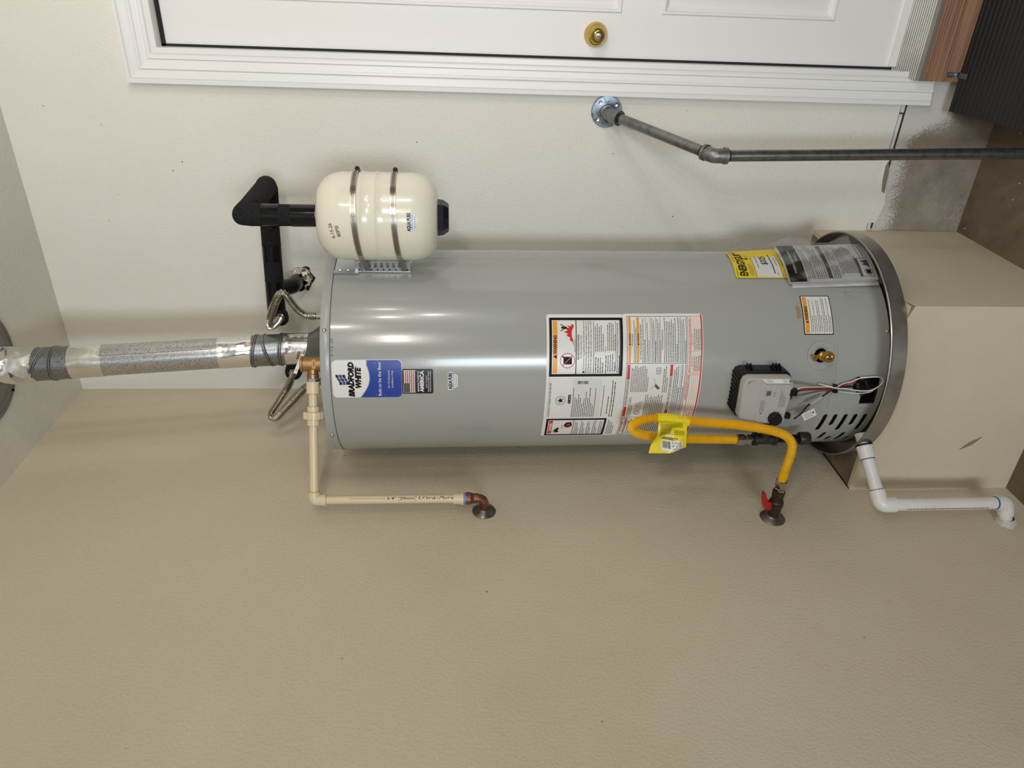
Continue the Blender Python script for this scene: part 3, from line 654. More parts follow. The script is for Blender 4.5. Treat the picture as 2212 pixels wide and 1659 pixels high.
s.poly([(cu-0.0095, cv-0.011), (cu+0.0095, cv-0.011), (cu+0.0095, cv+0.008), (cu+0.004, cv+0.010), (cu-0.0095, cv+0.010)], 'k', 0.0010); s.line((cu+0.006, cv+0.009), (cu+0.013, cv+0.0135), 0.003, 'k')
s.disc(cu, cv, 0.0190, 'r', 0.0013, 32, 0.0172); s.line((cu-0.0125, cv+0.0125), (cu+0.0125, cv-0.0125), 0.002, 'r', 0.0014)
s.text('Flammable Vapors', fu+0.000, 1.3028, 0.0028, 'k', width=0.034)
s.text('FIRE AND EXPLOSION HAZARD', uc, 1.2930, 0.0042, 'k', width=0.062, bold=0.014)
s.text('Can result in serious injury or death', uc, 1.2868, 0.0036, 'k', width=0.058)
tri(a+0.005, 1.2790, 0.0062)
for i, t_ in enumerate(('Do not store or use gasoline or other flammable vapors and', 'liquids in the vicinity of this or any other appliance.  Storage of or', 'use of gasoline or other flammable vapors or liquids in the vicinity', 'of this or any other appliance can result in serious injury or death.')):
    s.text(t_, b_-0.002, 1.2800-i*0.0060, 0.0038, 'k', 'R', width=(w_-0.014 if i == 0 else w_-0.004))
s.rect(a+0.001, 1.2556, b_-0.003, 1.2568, 'k', 0.0009)
s.para(a+0.002, a+0.046, 1.2545, 1.2310, 4, 'k'); s.para(a+0.056, b_-0.006, 1.2545, 1.2310, 5, 'k')
s.para(a+0.002, a+0.052, 1.2290, 1.2010, 5, 'k', indent=0.004); s.text('Vapors:', a+0.054, 1.2255, 0.0034, 'k', 'L'); s.para(a+0.058, b_-0.006, 1.2240, 1.2010, 5, 'k')
s.rect(a+0.010, 1.1998, b_-0.003, 1.2008, 'k', 0.0009); s.para(a+0.002, b_-0.003, 1.1990, 1.1900-0.0, 2, 'k', 0.35)
s.rect(a, 1.1965-0.0070, b_, 1.1965-0.0055, 'k', 0.0009)
# -- rating plate
a, b_ = arc(-102.4), arc(-77.8); uc = (a+b_)/2
s.text('AUTOMATIC STORAGE WATER HEATER', uc-0.004, 1.3600, 0.0045, 'k', width=0.102)
s.disc(uc-0.003, 1.3345, 0.0135, 'k', 0.0009, 30, 0.0128); s.disc(uc-0.003, 1.3345, 0.0100, 'k', 0.0009, 30, 0.0096)
s.poly([(uc-0.003+(0.0088 if k % 2 == 0 else 0.0036)*sin(pi*k/5), 1.3345+(0.0088 if k % 2 == 0 else 0.0036)*cos(pi*k/5)) for k in range(10)], 'k', 0.0010)
s.rrect(uc-0.0125, 1.3085, uc+0.0135, 1.3155, 0.0015, 'k', 0.0009); s.rect(uc-0.0105, 1.3102, uc-0.004, 1.3138, 'r', 0.0012); s.bars(uc-0.002, uc+0.012, 1.3108, 0.003, 'wt', 0.0012)
s.rect(a, 1.3618+0.0045, b_-0.0, 1.3622+0.0045, 'k', 0.0009)
s.rect(a+0.001, 1.2335, b_-0.002, 1.3060, 'wt', 0.0009)
for i in range(13): s.bars(a+0.003, b_-0.020-(0.012*(i % 3)), 1.3020-i*0.0047, 0.0030, 'k', 0.0013, RNG.uniform(0.5, 0.95))
for k in range(16): s.rect(b_-0.016, 1.2945-k*0.0018, b_-0.008, 1.2945-k*0.0018+RNG.choice((0.0005, 0.0009, 0.0013)), 'k', 0.0013)
s.bars(a+0.004, b_-0.020, 1.2255, 0.0026, 'k'); s.para(a+0.012, b_-0.012, 1.2160, 1.2105, 1, 'k'); s.para(a+0.002, b_+0.0, 1.2080, 1.1960, 2, 'k', 0.9)
# -- danger panel
a, b_ = arc(-118.6), arc(-103.2); s.frame(a, 1.2085, b_, 1.3655, 0.0055, 'k'); a += 0.0055; b_ -= 0.0055; uc = (a+b_)/2
s.rect(a+0.002, 1.3480, b_-0.002, 1.3580, 'r', 0.0009); s.text('DANGER', uc+0.004, 1.3498, 0.0062, 'wt', width=0.034, bold=0.04); s.poly([(a+0.0035, 1.3498), (a+0.0095, 1.3498), (a+0.0065, 1.3555)], 'wt', 0.0012)
s.rect(a, 1.2925, b_, 1.2940, 'k', 0.0009)
s.poly([(uc-0.022, 1.3365), (uc-0.012, 1.3430), (uc-0.002, 1.3370), (uc+0.002, 1.3320), (uc-0.004, 1.3290), (uc-0.010, 1.3330), (uc-0.018, 1.3280)], 'k', 0.0011); s.disc(uc-0.017, 1.3400, 0.0045, 'k', 0.0012, 14, 0.0028)
s.poly([(uc+0.008, 1.2965), (uc+0.024, 1.3000), (uc+0.022, 1.3130), (uc+0.012, 1.3180), (uc+0.004, 1.3150), (uc+0.002, 1.3060)], 'k', 0.0011); s.poly([(uc+0.009, 1.3010), (uc+0.019, 1.3030), (uc+0.016, 1.3110), (uc+0.009, 1.3120)], 'r', 0.0013)
for k in range(5): s.line((uc-0.002+k*0.003, 1.3150+0.001*k), (uc-0.004+k*0.003, 1.3250), 0.0006, 'r')
for i in range(5): s.para(a+0.002, b_-0.002, 1.2905-i*0.0160, 1.2905-i*0.0160-0.0125, 3, 'k', 0.5)
s.para(a, b_, 1.2045, 1.1860, 4, 'k', 0.7)
# -- lower half
a, b_ = arc(-70.2), arc(-45.6); uc = (a+b_)/2
s.frame(arc(-118.4), 1.0200, b_+0.001, 1.1720, 0.0010, 'k'); s.rect(a-0.001, 1.0200, a, 1.1720, 'k', 0.0009); s.rect(arc(-102.6), 1.0200, arc(-102.6)+0.001, 1.1720, 'k', 0.0009)
for z in (1.1620, 1.1410):
    s.rect(a+0.001, z, b_-0.001, z+0.0065, 'o', 0.0009); s.text('WARNING', uc+0.004, z+0.0010, 0.0045, 'k', width=0.024, bold=0.012); tri(uc-0.0115, z+0.0008, 0.0048)
s.text('FOR YOUR SAFETY', uc, 1.1570, 0.0030, 'k', width=0.030, bold=0.01); s.para(a+0.002, b_-0.002, 1.1560, 1.1485, 2, 'k', 0.8)
s.text('HOT WATER CAN PRODUCE 3RD DEGREE BURNS', uc-0.006, 1.1355, 0.0032, 'k', width=0.088, bold=0.012)
for z_t, n_ in ((1.1345, 2), (1.1235, 2), (1.1110, 3), (1.0975, 3)): s.para(a+0.002, b_-0.002, z_t, z_t-n_*0.0042, n_, 'k', 0.5)
for z in (1.1245, 1.1125, 1.0985, 1.0865): s.rect(a+0.001, z, b_-0.001, z+0.0007, 'k', 0.0009)
s.text('STATE OF CALIFORNIA NOTICE', uc, 1.0805, 0.0031, 'k', width=0.048, bold=0.01)
s.para(a+0.002, b_-0.002, 1.0790, 1.0430, 8, 'k', 0.4); s.text('SUITABLE FOR WATER (POTABLE) HEATING AND SPACE HEATING', uc, 1.0395, 0.0031, 'k', width=b_-a-0.006, bold=0.012); s.para(a+0.002, b_-0.002, 1.0380, 1.0215, 4, 'k', 0.5)
a, b_ = arc(-102.2), arc(-70.5); uc = (a+b_)/2
s.rect(a+0.002, 1.1625, b_-0.002, 1.1695, 'r', 0.0009); s.rect(a+0.034, 1.1628, b_-0.040, 1.1692, 'wt', 0.0011); s.text('OPERATING INSTRUCTIONS', (a+b_)/2-0.003, 1.1640, 0.0042, 'k', width=b_-a-0.078, bold=0.008, h=0.0014)
s.rect(a+0.002, 1.0530, b_-0.002, 1.0600, 'r', 0.0009); s.rect(a+0.024, 1.0533, b_-0.032, 1.0597, 'wt', 0.0011); s.text('TO TURN OFF GAS TO APPLIANCE', (a+b_)/2-0.004, 1.0545, 0.0042, 'k', width=b_-a-0.060, bold=0.008, h=0.0014)
s.para(a+0.003, uc-0.010, 1.1600, 1.1480, 3, 'k'); s.para(a+0.003, uc-0.006, 1.1190, 1.0680, 11, 'k'); s.para(uc+0.002, b_-0.003, 1.1600, 1.1140, 11, 'k')
s.disc(a+0.014, 1.1335, 0.0075, 'k', 0.0011, 20, 0.0062); s.disc(a+0.014, 1.1335, 0.0035, 'k', 0.0011, 14, 0.0027)
s.frame(a+0.024, 1.1260, a+0.040, 1.1400, 0.0007, 'k'); s.line((a+0.044, 1.1420), (a+0.044, 1.1240), 0.0007, 'k'); s.disc(a+0.047, 1.1270, 0.0035, 'k', 0.0011, 12, 0.0028); s.disc(a+0.034, 1.1340, 0.0030, 'k', 0.0011, 12, 0.0020)
s.line((uc+0.010, 1.1060), (uc+0.022, 1.0960), 0.0007, 'k'); s.line((uc+0.022, 1.0960), (uc+0.038, 1.0990), 0.0007, 'k')
s.poly([(uc+0.008, 1.0880), (uc+0.016, 1.0960), (uc+0.024, 1.0950), (uc+0.018, 1.0880), (uc+0.012, 1.0820)], 'g', 0.0010)
s.frame(b_-0.026, 1.0840, b_-0.010, 1.0950, 0.0009, 'k'); s.disc(b_-0.018, 1.0895, 0.0035, 'k', 0.0011, 14, 0.0025)
s.para(uc+0.000, b_-0.003, 1.0780, 1.0640, 3, 'k'); s.para(a+0.003, b_-0.003, 1.0510, 1.0330, 4, 'k'); s.rect(a+0.002, 1.0318, b_-0.002, 1.0324, 'k', 0.0009); s.para(a+0.003, b_-0.003, 1.0310, 1.0220, 2, 'k')
a, b_ = arc(-118.0), arc(-103.0); s.frame(a+0.001, 1.1540, b_-0.002, 1.1690, 0.0020, 'r'); s.text('FOR YOUR SAFETY', (a+b_)/2, 1.1628, 0.0036, 'k', width=0.046, bold=0.012); s.text('READ BEFORE OPERATING', (a+b_)/2, 1.1566, 0.0032, 'k', width=0.056, bold=0.012)
s.para(a+0.003, b_-0.002, 1.1520, 1.0230, 24, 'k')
a, b_ = arc(-118.0), arc(-45.4); s.rect(L0+0.003, 0.9795, L1-0.0005, 0.9830, 'r', 0.0009); s.frame(a, 1.0080, b_, 1.0175, 0.0012, 'r')
s.text('CONTROL DIAGNOSTIC CODES', (a+b_)/2-0.010, 1.0105, 0.0045, 'r', width=0.070, bold=0.012); s.bars((a+b_)/2+0.030, b_-0.004, 1.0110, 0.0034, 'r')
s.text('FAULT STATUS', b_-0.060, 1.0030, 0.0036, 'r', width=0.030); s.text('LED STATUS', b_-0.115, 1.0030, 0.0036, 'r', width=0.026); s.text('OPERATIONAL STATUS', a+0.070, 1.0030, 0.0036, 'r', width=0.046)
for z in (1.0020, 0.9972, 0.9924, 0.9876): s.rect(a, z, b_, z+0.0008, 'o', 0.0009)
for u in (b_-0.145, b_-0.150, b_-0.090, b_-0.001): s.rect(u, 0.9850, u+0.0012, 1.0070, 'o', 0.0010)
for z in (0.9985, 0.9937, 0.9889, 0.9845):
    s.bars(a+0.006, a+0.110, z, 0.0030, 'g', fill=0.8); s.bars(b_-0.140, b_-0.096, z, 0.0030, 'g', fill=0.9); s.bars(b_-0.086, b_-0.010, z, 0.0030, 'g', fill=0.7)
s.build(heater, {'w': ('warning_label', M_white), 'wt': ('white_print', M_card), 'k': ('lettering', M_ink), 'r': ('red_print', M_red), 'o': ('orange_print', M_orange), 'g': ('grey_print', M_greyink)})['label'] = 'large white instruction label with orange and red headings'
# small warning label and foil tab above it
s = Sheet(hsurf); a, b_ = arc(-55.6), arc(-33.4)
s.rrect(a, 0.6360, b_, 0.7140, 0.003, 'k', 0.0005, edge=-0.0005); s.rrect(a+0.0022, 0.6382, b_-0.0022, 0.7118, 0.002, 'w', 0.0008)
s.rect(a+0.004, 0.6990, b_-0.004, 0.7100, 'o', 0.0010); s.text('WARNING', (a+b_)/2+0.003, 0.7010, 0.0072, 'k', width=0.038, bold=0.035); s.poly([((a+b_)/2-0.0235, 0.7010), ((a+b_)/2-0.0168, 0.7010), ((a+b_)/2-0.0202, 0.7075)], 'k', 0.0012)
z = 0.6965
for n_ in (2, 2, 3, 3, 2):
    s.disc(a+0.0055, z-0.0026, 0.0009, 'k', 0.0011, 8); s.para(a+0.0075, b_-0.005, z, z-n_*0.0043, n_, 'k', 0.45); z -= n_*0.0043+0.0010
s.build(heater, {'k': ('caution_label', M_ink), 'w': ('face', M_white), 'o': ('orange_print', M_orange)})['label'] = 'small label with orange WARNING header and black border'
s = Sheet(hsurf); a, b_ = arc(-48.4), arc(-38.5); s.rrect(a, 0.7180, b_, 0.7320, 0.002, 'w', 0.0005, edge=-0.0005); s.para(a+0.008, b_-0.002, 0.7305, 0.7195, 3, 'g', 0.8)
s.build(heater, {'w': ('serial_tab', M_tan), 'g': ('lettering', M_greyink)})

# ---- gas control
gc = MB(); gx, gy, gz = 0.352, -0.675, 0.835
face = [(-0.061, -0.055), (-0.056, -0.061), (0.042, -0.070), (0.050, -0.0705), (0.064, -0.062), (0.067, -0.054), (0.067, 0.046), (0.062, 0.056), (0.052, 0.060), (-0.036, 0.060), (-0.046, 0.055), (-0.056, 0.036), (-0.061, 0.002)]
def offs(poly, k): return [(a*k, b*k) for a, b in poly]
def loft(mb, rings, cap0=True, cap1=True):
    n = len(rings[0]); vs = [p for r in rings for p in r]; fs = []
    for i in range(len(rings)-1):
        for k in range(n): fs.append((i*n+k, i*n+(k+1) % n, (i+1)*n+(k+1) % n, (i+1)*n+k))
    if cap0: fs.append(tuple(reversed(range(n))))
    if cap1: fs.append(tuple((len(rings)-1)*n+k for k in range(n)))
    mb.add(vs, fs)
gtilt = rad(6)                                               # the unit faces a touch to the right
def G(a, b, d): return V((gx+a*cos(gtilt)+d*sin(gtilt), gy+a*sin(gtilt)-d*cos(gtilt), gz+b))
ctrl = MB(); loft(ctrl, [[G(a*1.0, b*1.0, -0.085) for a, b in face], [G(a*1.05, b*1.05, -0.080) for a, b in face], [G(a*1.05, b*1.05, -0.034) for a, b in face], [G(a*1.02, b*1.02, -0.030) for a, b in face]])
gco = part('gas_control', ctrl, M_black, heater, 'grey gas control box with a black dial')
cover = MB(); loft(cover, [[G(a, b, -0.033) for a, b in face], [G(a, b, -0.014) for a, b in face], [G(a*0.97, b*0.97, -0.008) for a, b in face], [G(a*0.93, b*0.93, -0.006) for a, b in face]])
part('cover', cover, M_cover, gco, smooth=28)
raised = [(-0.054, -0.054), (0.046, -0.060), (0.050, -0.056), (0.050, 0.004), (0.044, 0.014), (-0.048, 0.016), (-0.054, 0.008)]
rp = MB(); loft(rp, [[G(a*1.04, b*1.04+(0.006 if b > 0 else 0), -0.008) for a, b in raised], [G(a, b, -0.0005) for a, b in raised]]); part('raised_panel', rp, M_cover, gco, smooth=20)
for k in range(9): part('rib', MB().obox(G(-0.036+k*0.0112, 0.0632, -0.058), V((0.0008, 0, 0)), V((0, 0.022, 0)), V((0, 0, 0.0016))), M_black, gco, smooth=0)
for b in (-0.046, -0.038, -0.030, 0.028, 0.036): part('fin', MB().prism([(0.064, 0.036), (0.076, 0.044), (0.084, 0.060), (0.064, 0.076)], G(0, b, 0), (cos(gtilt), sin(gtilt), 0), (-sin(gtilt), cos(gtilt), 0), (0, 0, 1), -0.0016, 0.0016), M_black, gco, smooth=0)
dl = MB().lathe([(0.0172, 0.0), (0.0172, 0.005), (0.0158, 0.0125), (0.0140, 0.0140), (0.004, 0.0142)], G(-0.040, -0.031, -0.001), (0.1, -1, 0), 30); part('dial', dl, M_black, gco)
for a, b in ((0.056, 0.047), (0.058, -0.056)): part('cover_screw', MB().lathe([(0.0045, 0), (0.004, 0.0016), (0.0015, 0.0020)], G(a, b, -0.0066), (0, -1, 0), 12), M_zinc, gco)
part('screw_well', MB().lathe([(0.0105, 0.0), (0.0105, 0.0012), (0.0092, 0.0012), (0.0088, 0.0002)], G(0.050, 0.042, -0.0066), (0, -1, 0), 24, caps=False), M_cover, gco)
gs = Surf(lambda u, v, h: G(u, v, h)); s = Sheet(gs)
s.poly([(0.0525, -0.056), (0.0640, -0.050), (0.0640, 0.016), (0.0525, 0.001)], 'w', -0.0052)
for k in range(7): s.line((0.054, -0.001-k*0.0022), (0.063, 0.006-k*0.0022), 0.0005, 'g', -0.0050)
for k in range(4): s.line((0.054, -0.041-k*0.003), (0.063, -0.038-k*0.003), 0.0008, 'g', -0.0050)
s.frame(0.018, -0.014, 0.036, 0.006, 0.0012, 'w2', 0.0004); s.rect(0.022, -0.010, 0.034, 0.001, 'g', 0.0004); s.bars(0.018, 0.034, -0.0205, 0.0020, 'g', 0.0004)
for i in range(3): s.bars(-0.022, 0.010, 0.010-i*0.0040, 0.0018, 'g', 0.0004)
s.poly([(-0.030, 0.005), (-0.024, 0.005), (-0.027, 0.010)], 'g', 0.0004)
for i in range(5): s.bars(-0.010, 0.040, -0.036-i*0.0036, 0.0016, 'g', 0.0004, 0.95-0.1*i)
for k in range(9):
    an = rad(-150+k*37.5); c0 = (-0.040, -0.031); s.line((c0[0]+0.0190*cos(an+pi/2), c0[1]+0.0190*sin(an+pi/2)), (c0[0]+0.0225*cos(an+pi/2), c0[1]+0.0225*sin(an+pi/2)), 0.0009, 'g', 0.0004)
s.build(gco, {'w': ('data_label', M_white), 'w2': ('window_frame', M_cover), 'g': ('print', M_greyink)})
part('connector', MB().obox(G(0.028, -0.070, -0.008), V((0.0085, 0, 0)), V((0, 0.007, 0)), V((0, 0, 0.0085))), M_black, gco, smooth=0)
part('connector', MB().obox(G(-0.036, -0.066, -0.006), V((0.0065, 0, 0)), V((0, 0.006, 0)), V((0, 0, 0.0060))), M_black, gco, smooth=0)
part('pilot_fitting', MB().lathe([(0.0055, 0), (0.0055, 0.012), (0.003, 0.013)], G(0.004, -0.064, -0.022), (0, 0, -1), 6), M_brass, gco, smooth=0)
# ---- wires
def wire(name, pts, r, m, n=8): return part(name, MB().tube(sample(pts, 0.004), r, n), m, heater)
clipP = HP(-84, 0.6268, HR+0.012)
cn = G(0.028, -0.078, -0.008)
def off(p, a, b=0, c=0): return V(p)+V((a, b, c))
wire('wire', [off(cn, 0.003), off(cn, 0.003, 0.01, -0.025), off(clipP, 0.002, -0.002, 0.02), off(clipP, 0.002, -0.002), HP(-81.5, 0.60, HR+0.010), HP(-80.0, 0.575, HR+0.012), HP(-79.0, 0.563, HR+0.002)], 0.0016, M_wred)
wire('wire', [off(cn, -0.001), off(cn, -0.001, 0.01, -0.025), off(clipP, -0.001, -0.002, 0.02), off(clipP, -0.001, -0.002), HP(-82.5, 0.60, HR+0.010), HP(-81.0, 0.578, HR+0.012), HP(-79.6, 0.566, HR+0.002)], 0.0016, M_wred)
wire('wire', [off(cn, 0.0065), off(cn, 0.006, 0.01, -0.02), off(clipP, 0.006, -0.001, 0.025), off(clipP, 0.005, -0.002), HP(-81.5, 0.605, HR+0.009), HP(-80.2, 0.585, HR+0.012), HP(-78.6, 0.568, HR+0.012), HP(-78.2, 0.545, HR+0.010)], 0.0015, M_wwhite)
wire('wire', [off(clipP, 0.014, 0, 0.045), off(clipP, 0.010, 0.001, 0.03), off(clipP, 0.007, -0.002, 0.012), off(clipP, 0.003, -0.003), HP(-84.0, 0.600, HR+0.012), HP(-85.0, 0.560, HR+0.016), HP(-84.4, 0.530, HR+0.018), HP(-81.5, 0.507, HR+0.016), HP(-78.8, 0.505, HR+0.014), HP(-77.6, 0.520, HR+0.014), HP(-77.9, 0.545, HR+0.012), HP(-78.3, 0.562, HR+0.008)], 0.0017, M_wwhite)
wire('wire', [off(clipP, -0.003, -0.002), HP(-86.2, 0.600, HR+0.010), HP(-86.8, 0.560, HR+0.012), HP(-86.4, 0.530, HR+0.010), HP(-85.6, 0.512, HR+0.002)], 0.0014, M_wwhite)
wire('pilot_tube', [G(0.004, -0.076, -0.022), HP(-88.0, 0.72, HR+0.020), HP(-86.5, 0.66, HR+0.008), HP(-86.5, 0.60, HR+0.005), HP(-86.8, 0.565, HR+0.004)], 0.0024, M_wgrey)
wire('pilot_tube', [G(0.016, -0.070, -0.030), HP(-85.4, 0.70, HR+0.006), HP(-84.6, 0.64, HR+0.004), HP(-84.8, 0.575, HR+0.002)], 0.0030, M_jacket)
cab = [HP(-96.5, 0.735, HR+0.050), HP(-94.5, 0.716, HR+0.042), HP(-91.5, 0.695, HR+0.028), HP(-88.6, 0.664, HR+0.018), HP(-85.6, 0.640, HR+0.013), clipP, HP(-83.0, 0.600, HR+0.012), HP(-83.5, 0.575, HR+0.006)]
wire('cable', cab, 0.0022, M_wblack)
wire('cable_sleeve', [HP(-91.2, 0.692, HR+0.028), HP(-89.8, 0.678, HR+0.023), HP(-88.2, 0.660, HR+0.0185)], 0.0052, M_wgrey, 12)
part('cable_clip', MB().obox(clipP, V((0.010, 0.002, 0)), V((0, 0.004, 0)), V((0, 0, 0.0042))).obox(off(clipP, -0.006, -0.002, -0.001), V((0.003, 0, 0)), V((0, 0.005, 0)), V((0, 0, 0.006))), M_black, heater, smooth=0)
tp_ = HP(-95.2, 0.6935, HR+0.042); tu = V((0.83, -0.10, 0.55)).normalized(); tv = V((-0.55, 0.0, 0.83)).normalized(); tn = tu.cross(tv)
tn = tn if tn.y < 0 else -tn
ts = Surf(lambda u, v, h: tp_+tu*u+tv*v+tn*h); s = Sheet(ts); s.rect(-0.013, -0.017, 0.013, 0.017, 'w', 0.0004); s.rect(-0.013, -0.017, 0.013, 0.017, 'w', -0.0002)
for i in range(5): s.bars(-0.009, 0.009, 0.010-i*0.0042, 0.0024, 'g', 0.0007)
s.disc(0.001, -0.0115, 0.0028, 'k', 0.0007, 10)
s.build(heater, {'w': ('cable_tag', M_white), 'g': ('lettering', M_greyink), 'k': ('mark', M_ink)})
# ---- draft hood, nipples
part('draft_hood', MB(lean).lathe([(0.082, ZT), (0.084, 1.938), (0.080, 1.952), (0.068, 1.968), (0.056, 1.984), (0.050, 1.992), (0.046, 2.004), (0.0445, 2.012)], (0.3215, -0.328, 0), (0, 0, 1), 48), M_hood, heater)
for x in (HX+0.1016, HX-0.1016): part('water_nipple', MB(lean).lathe([(0.0125, ZT-0.002), (0.0125, 1.945)], (x, HY, 0), (0, 0, 1), 20), M_steel, heater)

# ================================================================== DRAIN PAN
PC = (0.344, -0.336); PR = 0.318
pan = MB().lathe([(0.001, 0.4752), (PR-0.006, 0.4752), (PR, 0.4775), (PR, 0.516), (PR+0.0022, 0.5165), (PR+0.0030, 0.5195), (PR+0.0015, 0.5222), (PR-0.0015, 0.5215), (PR-0.0018, 0.515), (PR-0.0018, 0.479), (PR-0.008, 0.4768), (0.001, 0.4768)], (*PC, 0), (0, 0, 1), 128, caps=False)
single('drain_pan', pan, M_pan, 'round grey metal drain pan under the water heater', 'pan')
base = MB(lean).lathe([(0.20, 0.4770), (0.20, 0.490)], (HX, HY, 0), (0, 0, 1), 48); part('base_ring', base, M_liner, heater)

# ================================================================== EXPANSION TANK
TX, TY, TR = 0.727, -0.410, 0.1045
tank = thing('expansion_tank', 'small ivory expansion tank strapped to the side of the heater', 'tank', (TX, TY, 1.62))
tp2 = [(0.020, 1.6405)]
for k in range(0, 13): a = pi/2*k/12; tp2.append((0.052+(TR-0.052)*sin(a), 1.6415+0.062*(1-cos(a))**1.1))
tp2 += [(TR, 1.765), (TR+0.0005, 1.7805), (TR+0.0025, 1.7845), (TR+0.0005, 1.7885), (TR, 1.800), (TR+0.0005, 1.8145), (TR+0.0025, 1.8185), (TR+0.0005, 1.8225), (TR, 1.835)]
for k in range(12, -1, -1): a = pi/2*k/12; tp2.append((0.045+(TR-0.045)*sin(a), 1.9275-0.066*(1-cos(a))**1.1))
tp2.append((0.020, 1.9285))
tb = part('tank_body', MB().lathe(tp2, (TX, TY, 0), (0, 0, 1), 72), M_tankw, tank)
part('valve_cap', MB().lathe([(0.030, 1.6145), (0.034, 1.6160), (0.042, 1.6280), (0.044, 1.6420)], (TX, TY, 0), (0, 0, 1), 8, ref=(1, 0.3, 0)), M_navy, tank, 'dark plastic cap under the tank', smooth=20)
part('neck', MB().lathe([(0.022, 1.926), (0.022, 1.936), (0.014, 1.938), (0.014, 1.955)], (TX, TY, 0), (0, 0, 1), 24), M_steel, tank)
tsurf = Surf(lambda u, v, h: V((TX+(TR+h)*sin(u/TR), TY-(TR+h)*cos(u/TR), v)))
ta = lambda th_: TR*rad(th_+90)
aqua(tsurf, ta(-78.5), 1.7110, 0.0440, tank)['label'] = 'white sticker reading AQUA PURE on the tank'
def tdome(v):                                              # radius of the tank at height v
    for i in range(len(tp2)-1):
        if tp2[i][1] <= v <= tp2[i+1][1]:
            t = (v-tp2[i][1])/max(1e-9, tp2[i+1][1]-tp2[i][1]); return tp2[i][0]+(tp2[i+1][0]-tp2[i][0])*t
    return TR
tsurf2 = Surf(lambda u, v, h: V((TX+(tdome(v)+h)*sin(u/TR), TY-(tdome(v)+h)*cos(u/TR), v)))
s = Sheet(tsurf2); s.text('6-15-26', ta(-91), 1.8800, 0.0085, 'k', width=0.036, rot=rad(12), h=0.0008); s.text('80PSI', ta(-91), 1.8655, 0.0085, 'k', width=0.026, rot=rad(12), h=0.0008)
part('marker_note', s.m['k'], M_ink, tank, 'handwritten date and 80PSI in black marker', smooth=0)

# bracket with two band clamps, on the heater flank
bt = rad(-11.5); bn = V((cos(bt), sin(bt), 0)); bs = V((-sin(bt), cos(bt), 0)); b0 = V((HX, HY, 0))+bn*HR
brk = thing('tank_bracket', 'slotted zinc bracket with two steel band clamps holding the ivory tank', 'bracket', (b0.x, b0.y, 1.71))
def BP(a, r, z): return b0+bs*a+bn*r+V((0, 0, z))
plate = MB()
for sgn in (-1, 1):                                         # side walls: rails and bars leave real slots
    a = sgn*0.030
    def wall_(r0_, r1_, z0_, z1_): plate.obox(BP(a, (r0_+r1_)/2, (z0_+z1_)/2), bs*0.0009, bn*((r1_-r0_)/2), V((0, 0, (z1_-z0_)/2)))
    wall_(0.0, 0.014, 1.712, 1.835); wall_(0.028, 0.034, 1.712, 1.835)
    for k in range(9): wall_(0.014, 0.028, 1.712+k*0.0150, 1.712+k*0.0150+0.0075)
    wall_(0.0, 0.034, 1.8295, 1.850)
plate.obox(BP(0, 0.0012, 1.805), bs*0.032, bn*0.0010, V((0, 0, 0.0955)))
plate.obox(BP(-0.034, 0.0020, 1.872), bs*0.006, bn*0.0012, V((0, 0, 0.030)))
part('plate', plate, mat('zinc_plate', S(196, 200, 206), 0.34, 0.9), brk, smooth=0)
for k in range(9): part('hole', MB().lathe([(0.0022, 0), (0.0022, 0.0006)], BP(-0.0309, 0.0075, 1.7190+k*0.0150), -bs, 10), M_liner, brk)
for z in (1.888, 1.868): 
    part('plate_screw', MB().lathe([(0.0045, 0), (0.004, 0.0016), (0.0015, 0.0022)], BP(-0.028, 0.0025, z), bn*0.6-bs*0.8, 12), M_zinc, brk)
M_strap, nt, b, tc = node_mat('slotted_band'); b.inputs['Metallic'].default_value = 1; b.inputs['Roughness'].default_value = 0.28; b.inputs['Base Color'].default_value = S(168, 160, 150)
tcen = V((TX, TY, 0)); d_ = (tcen-b0).dot(bn)
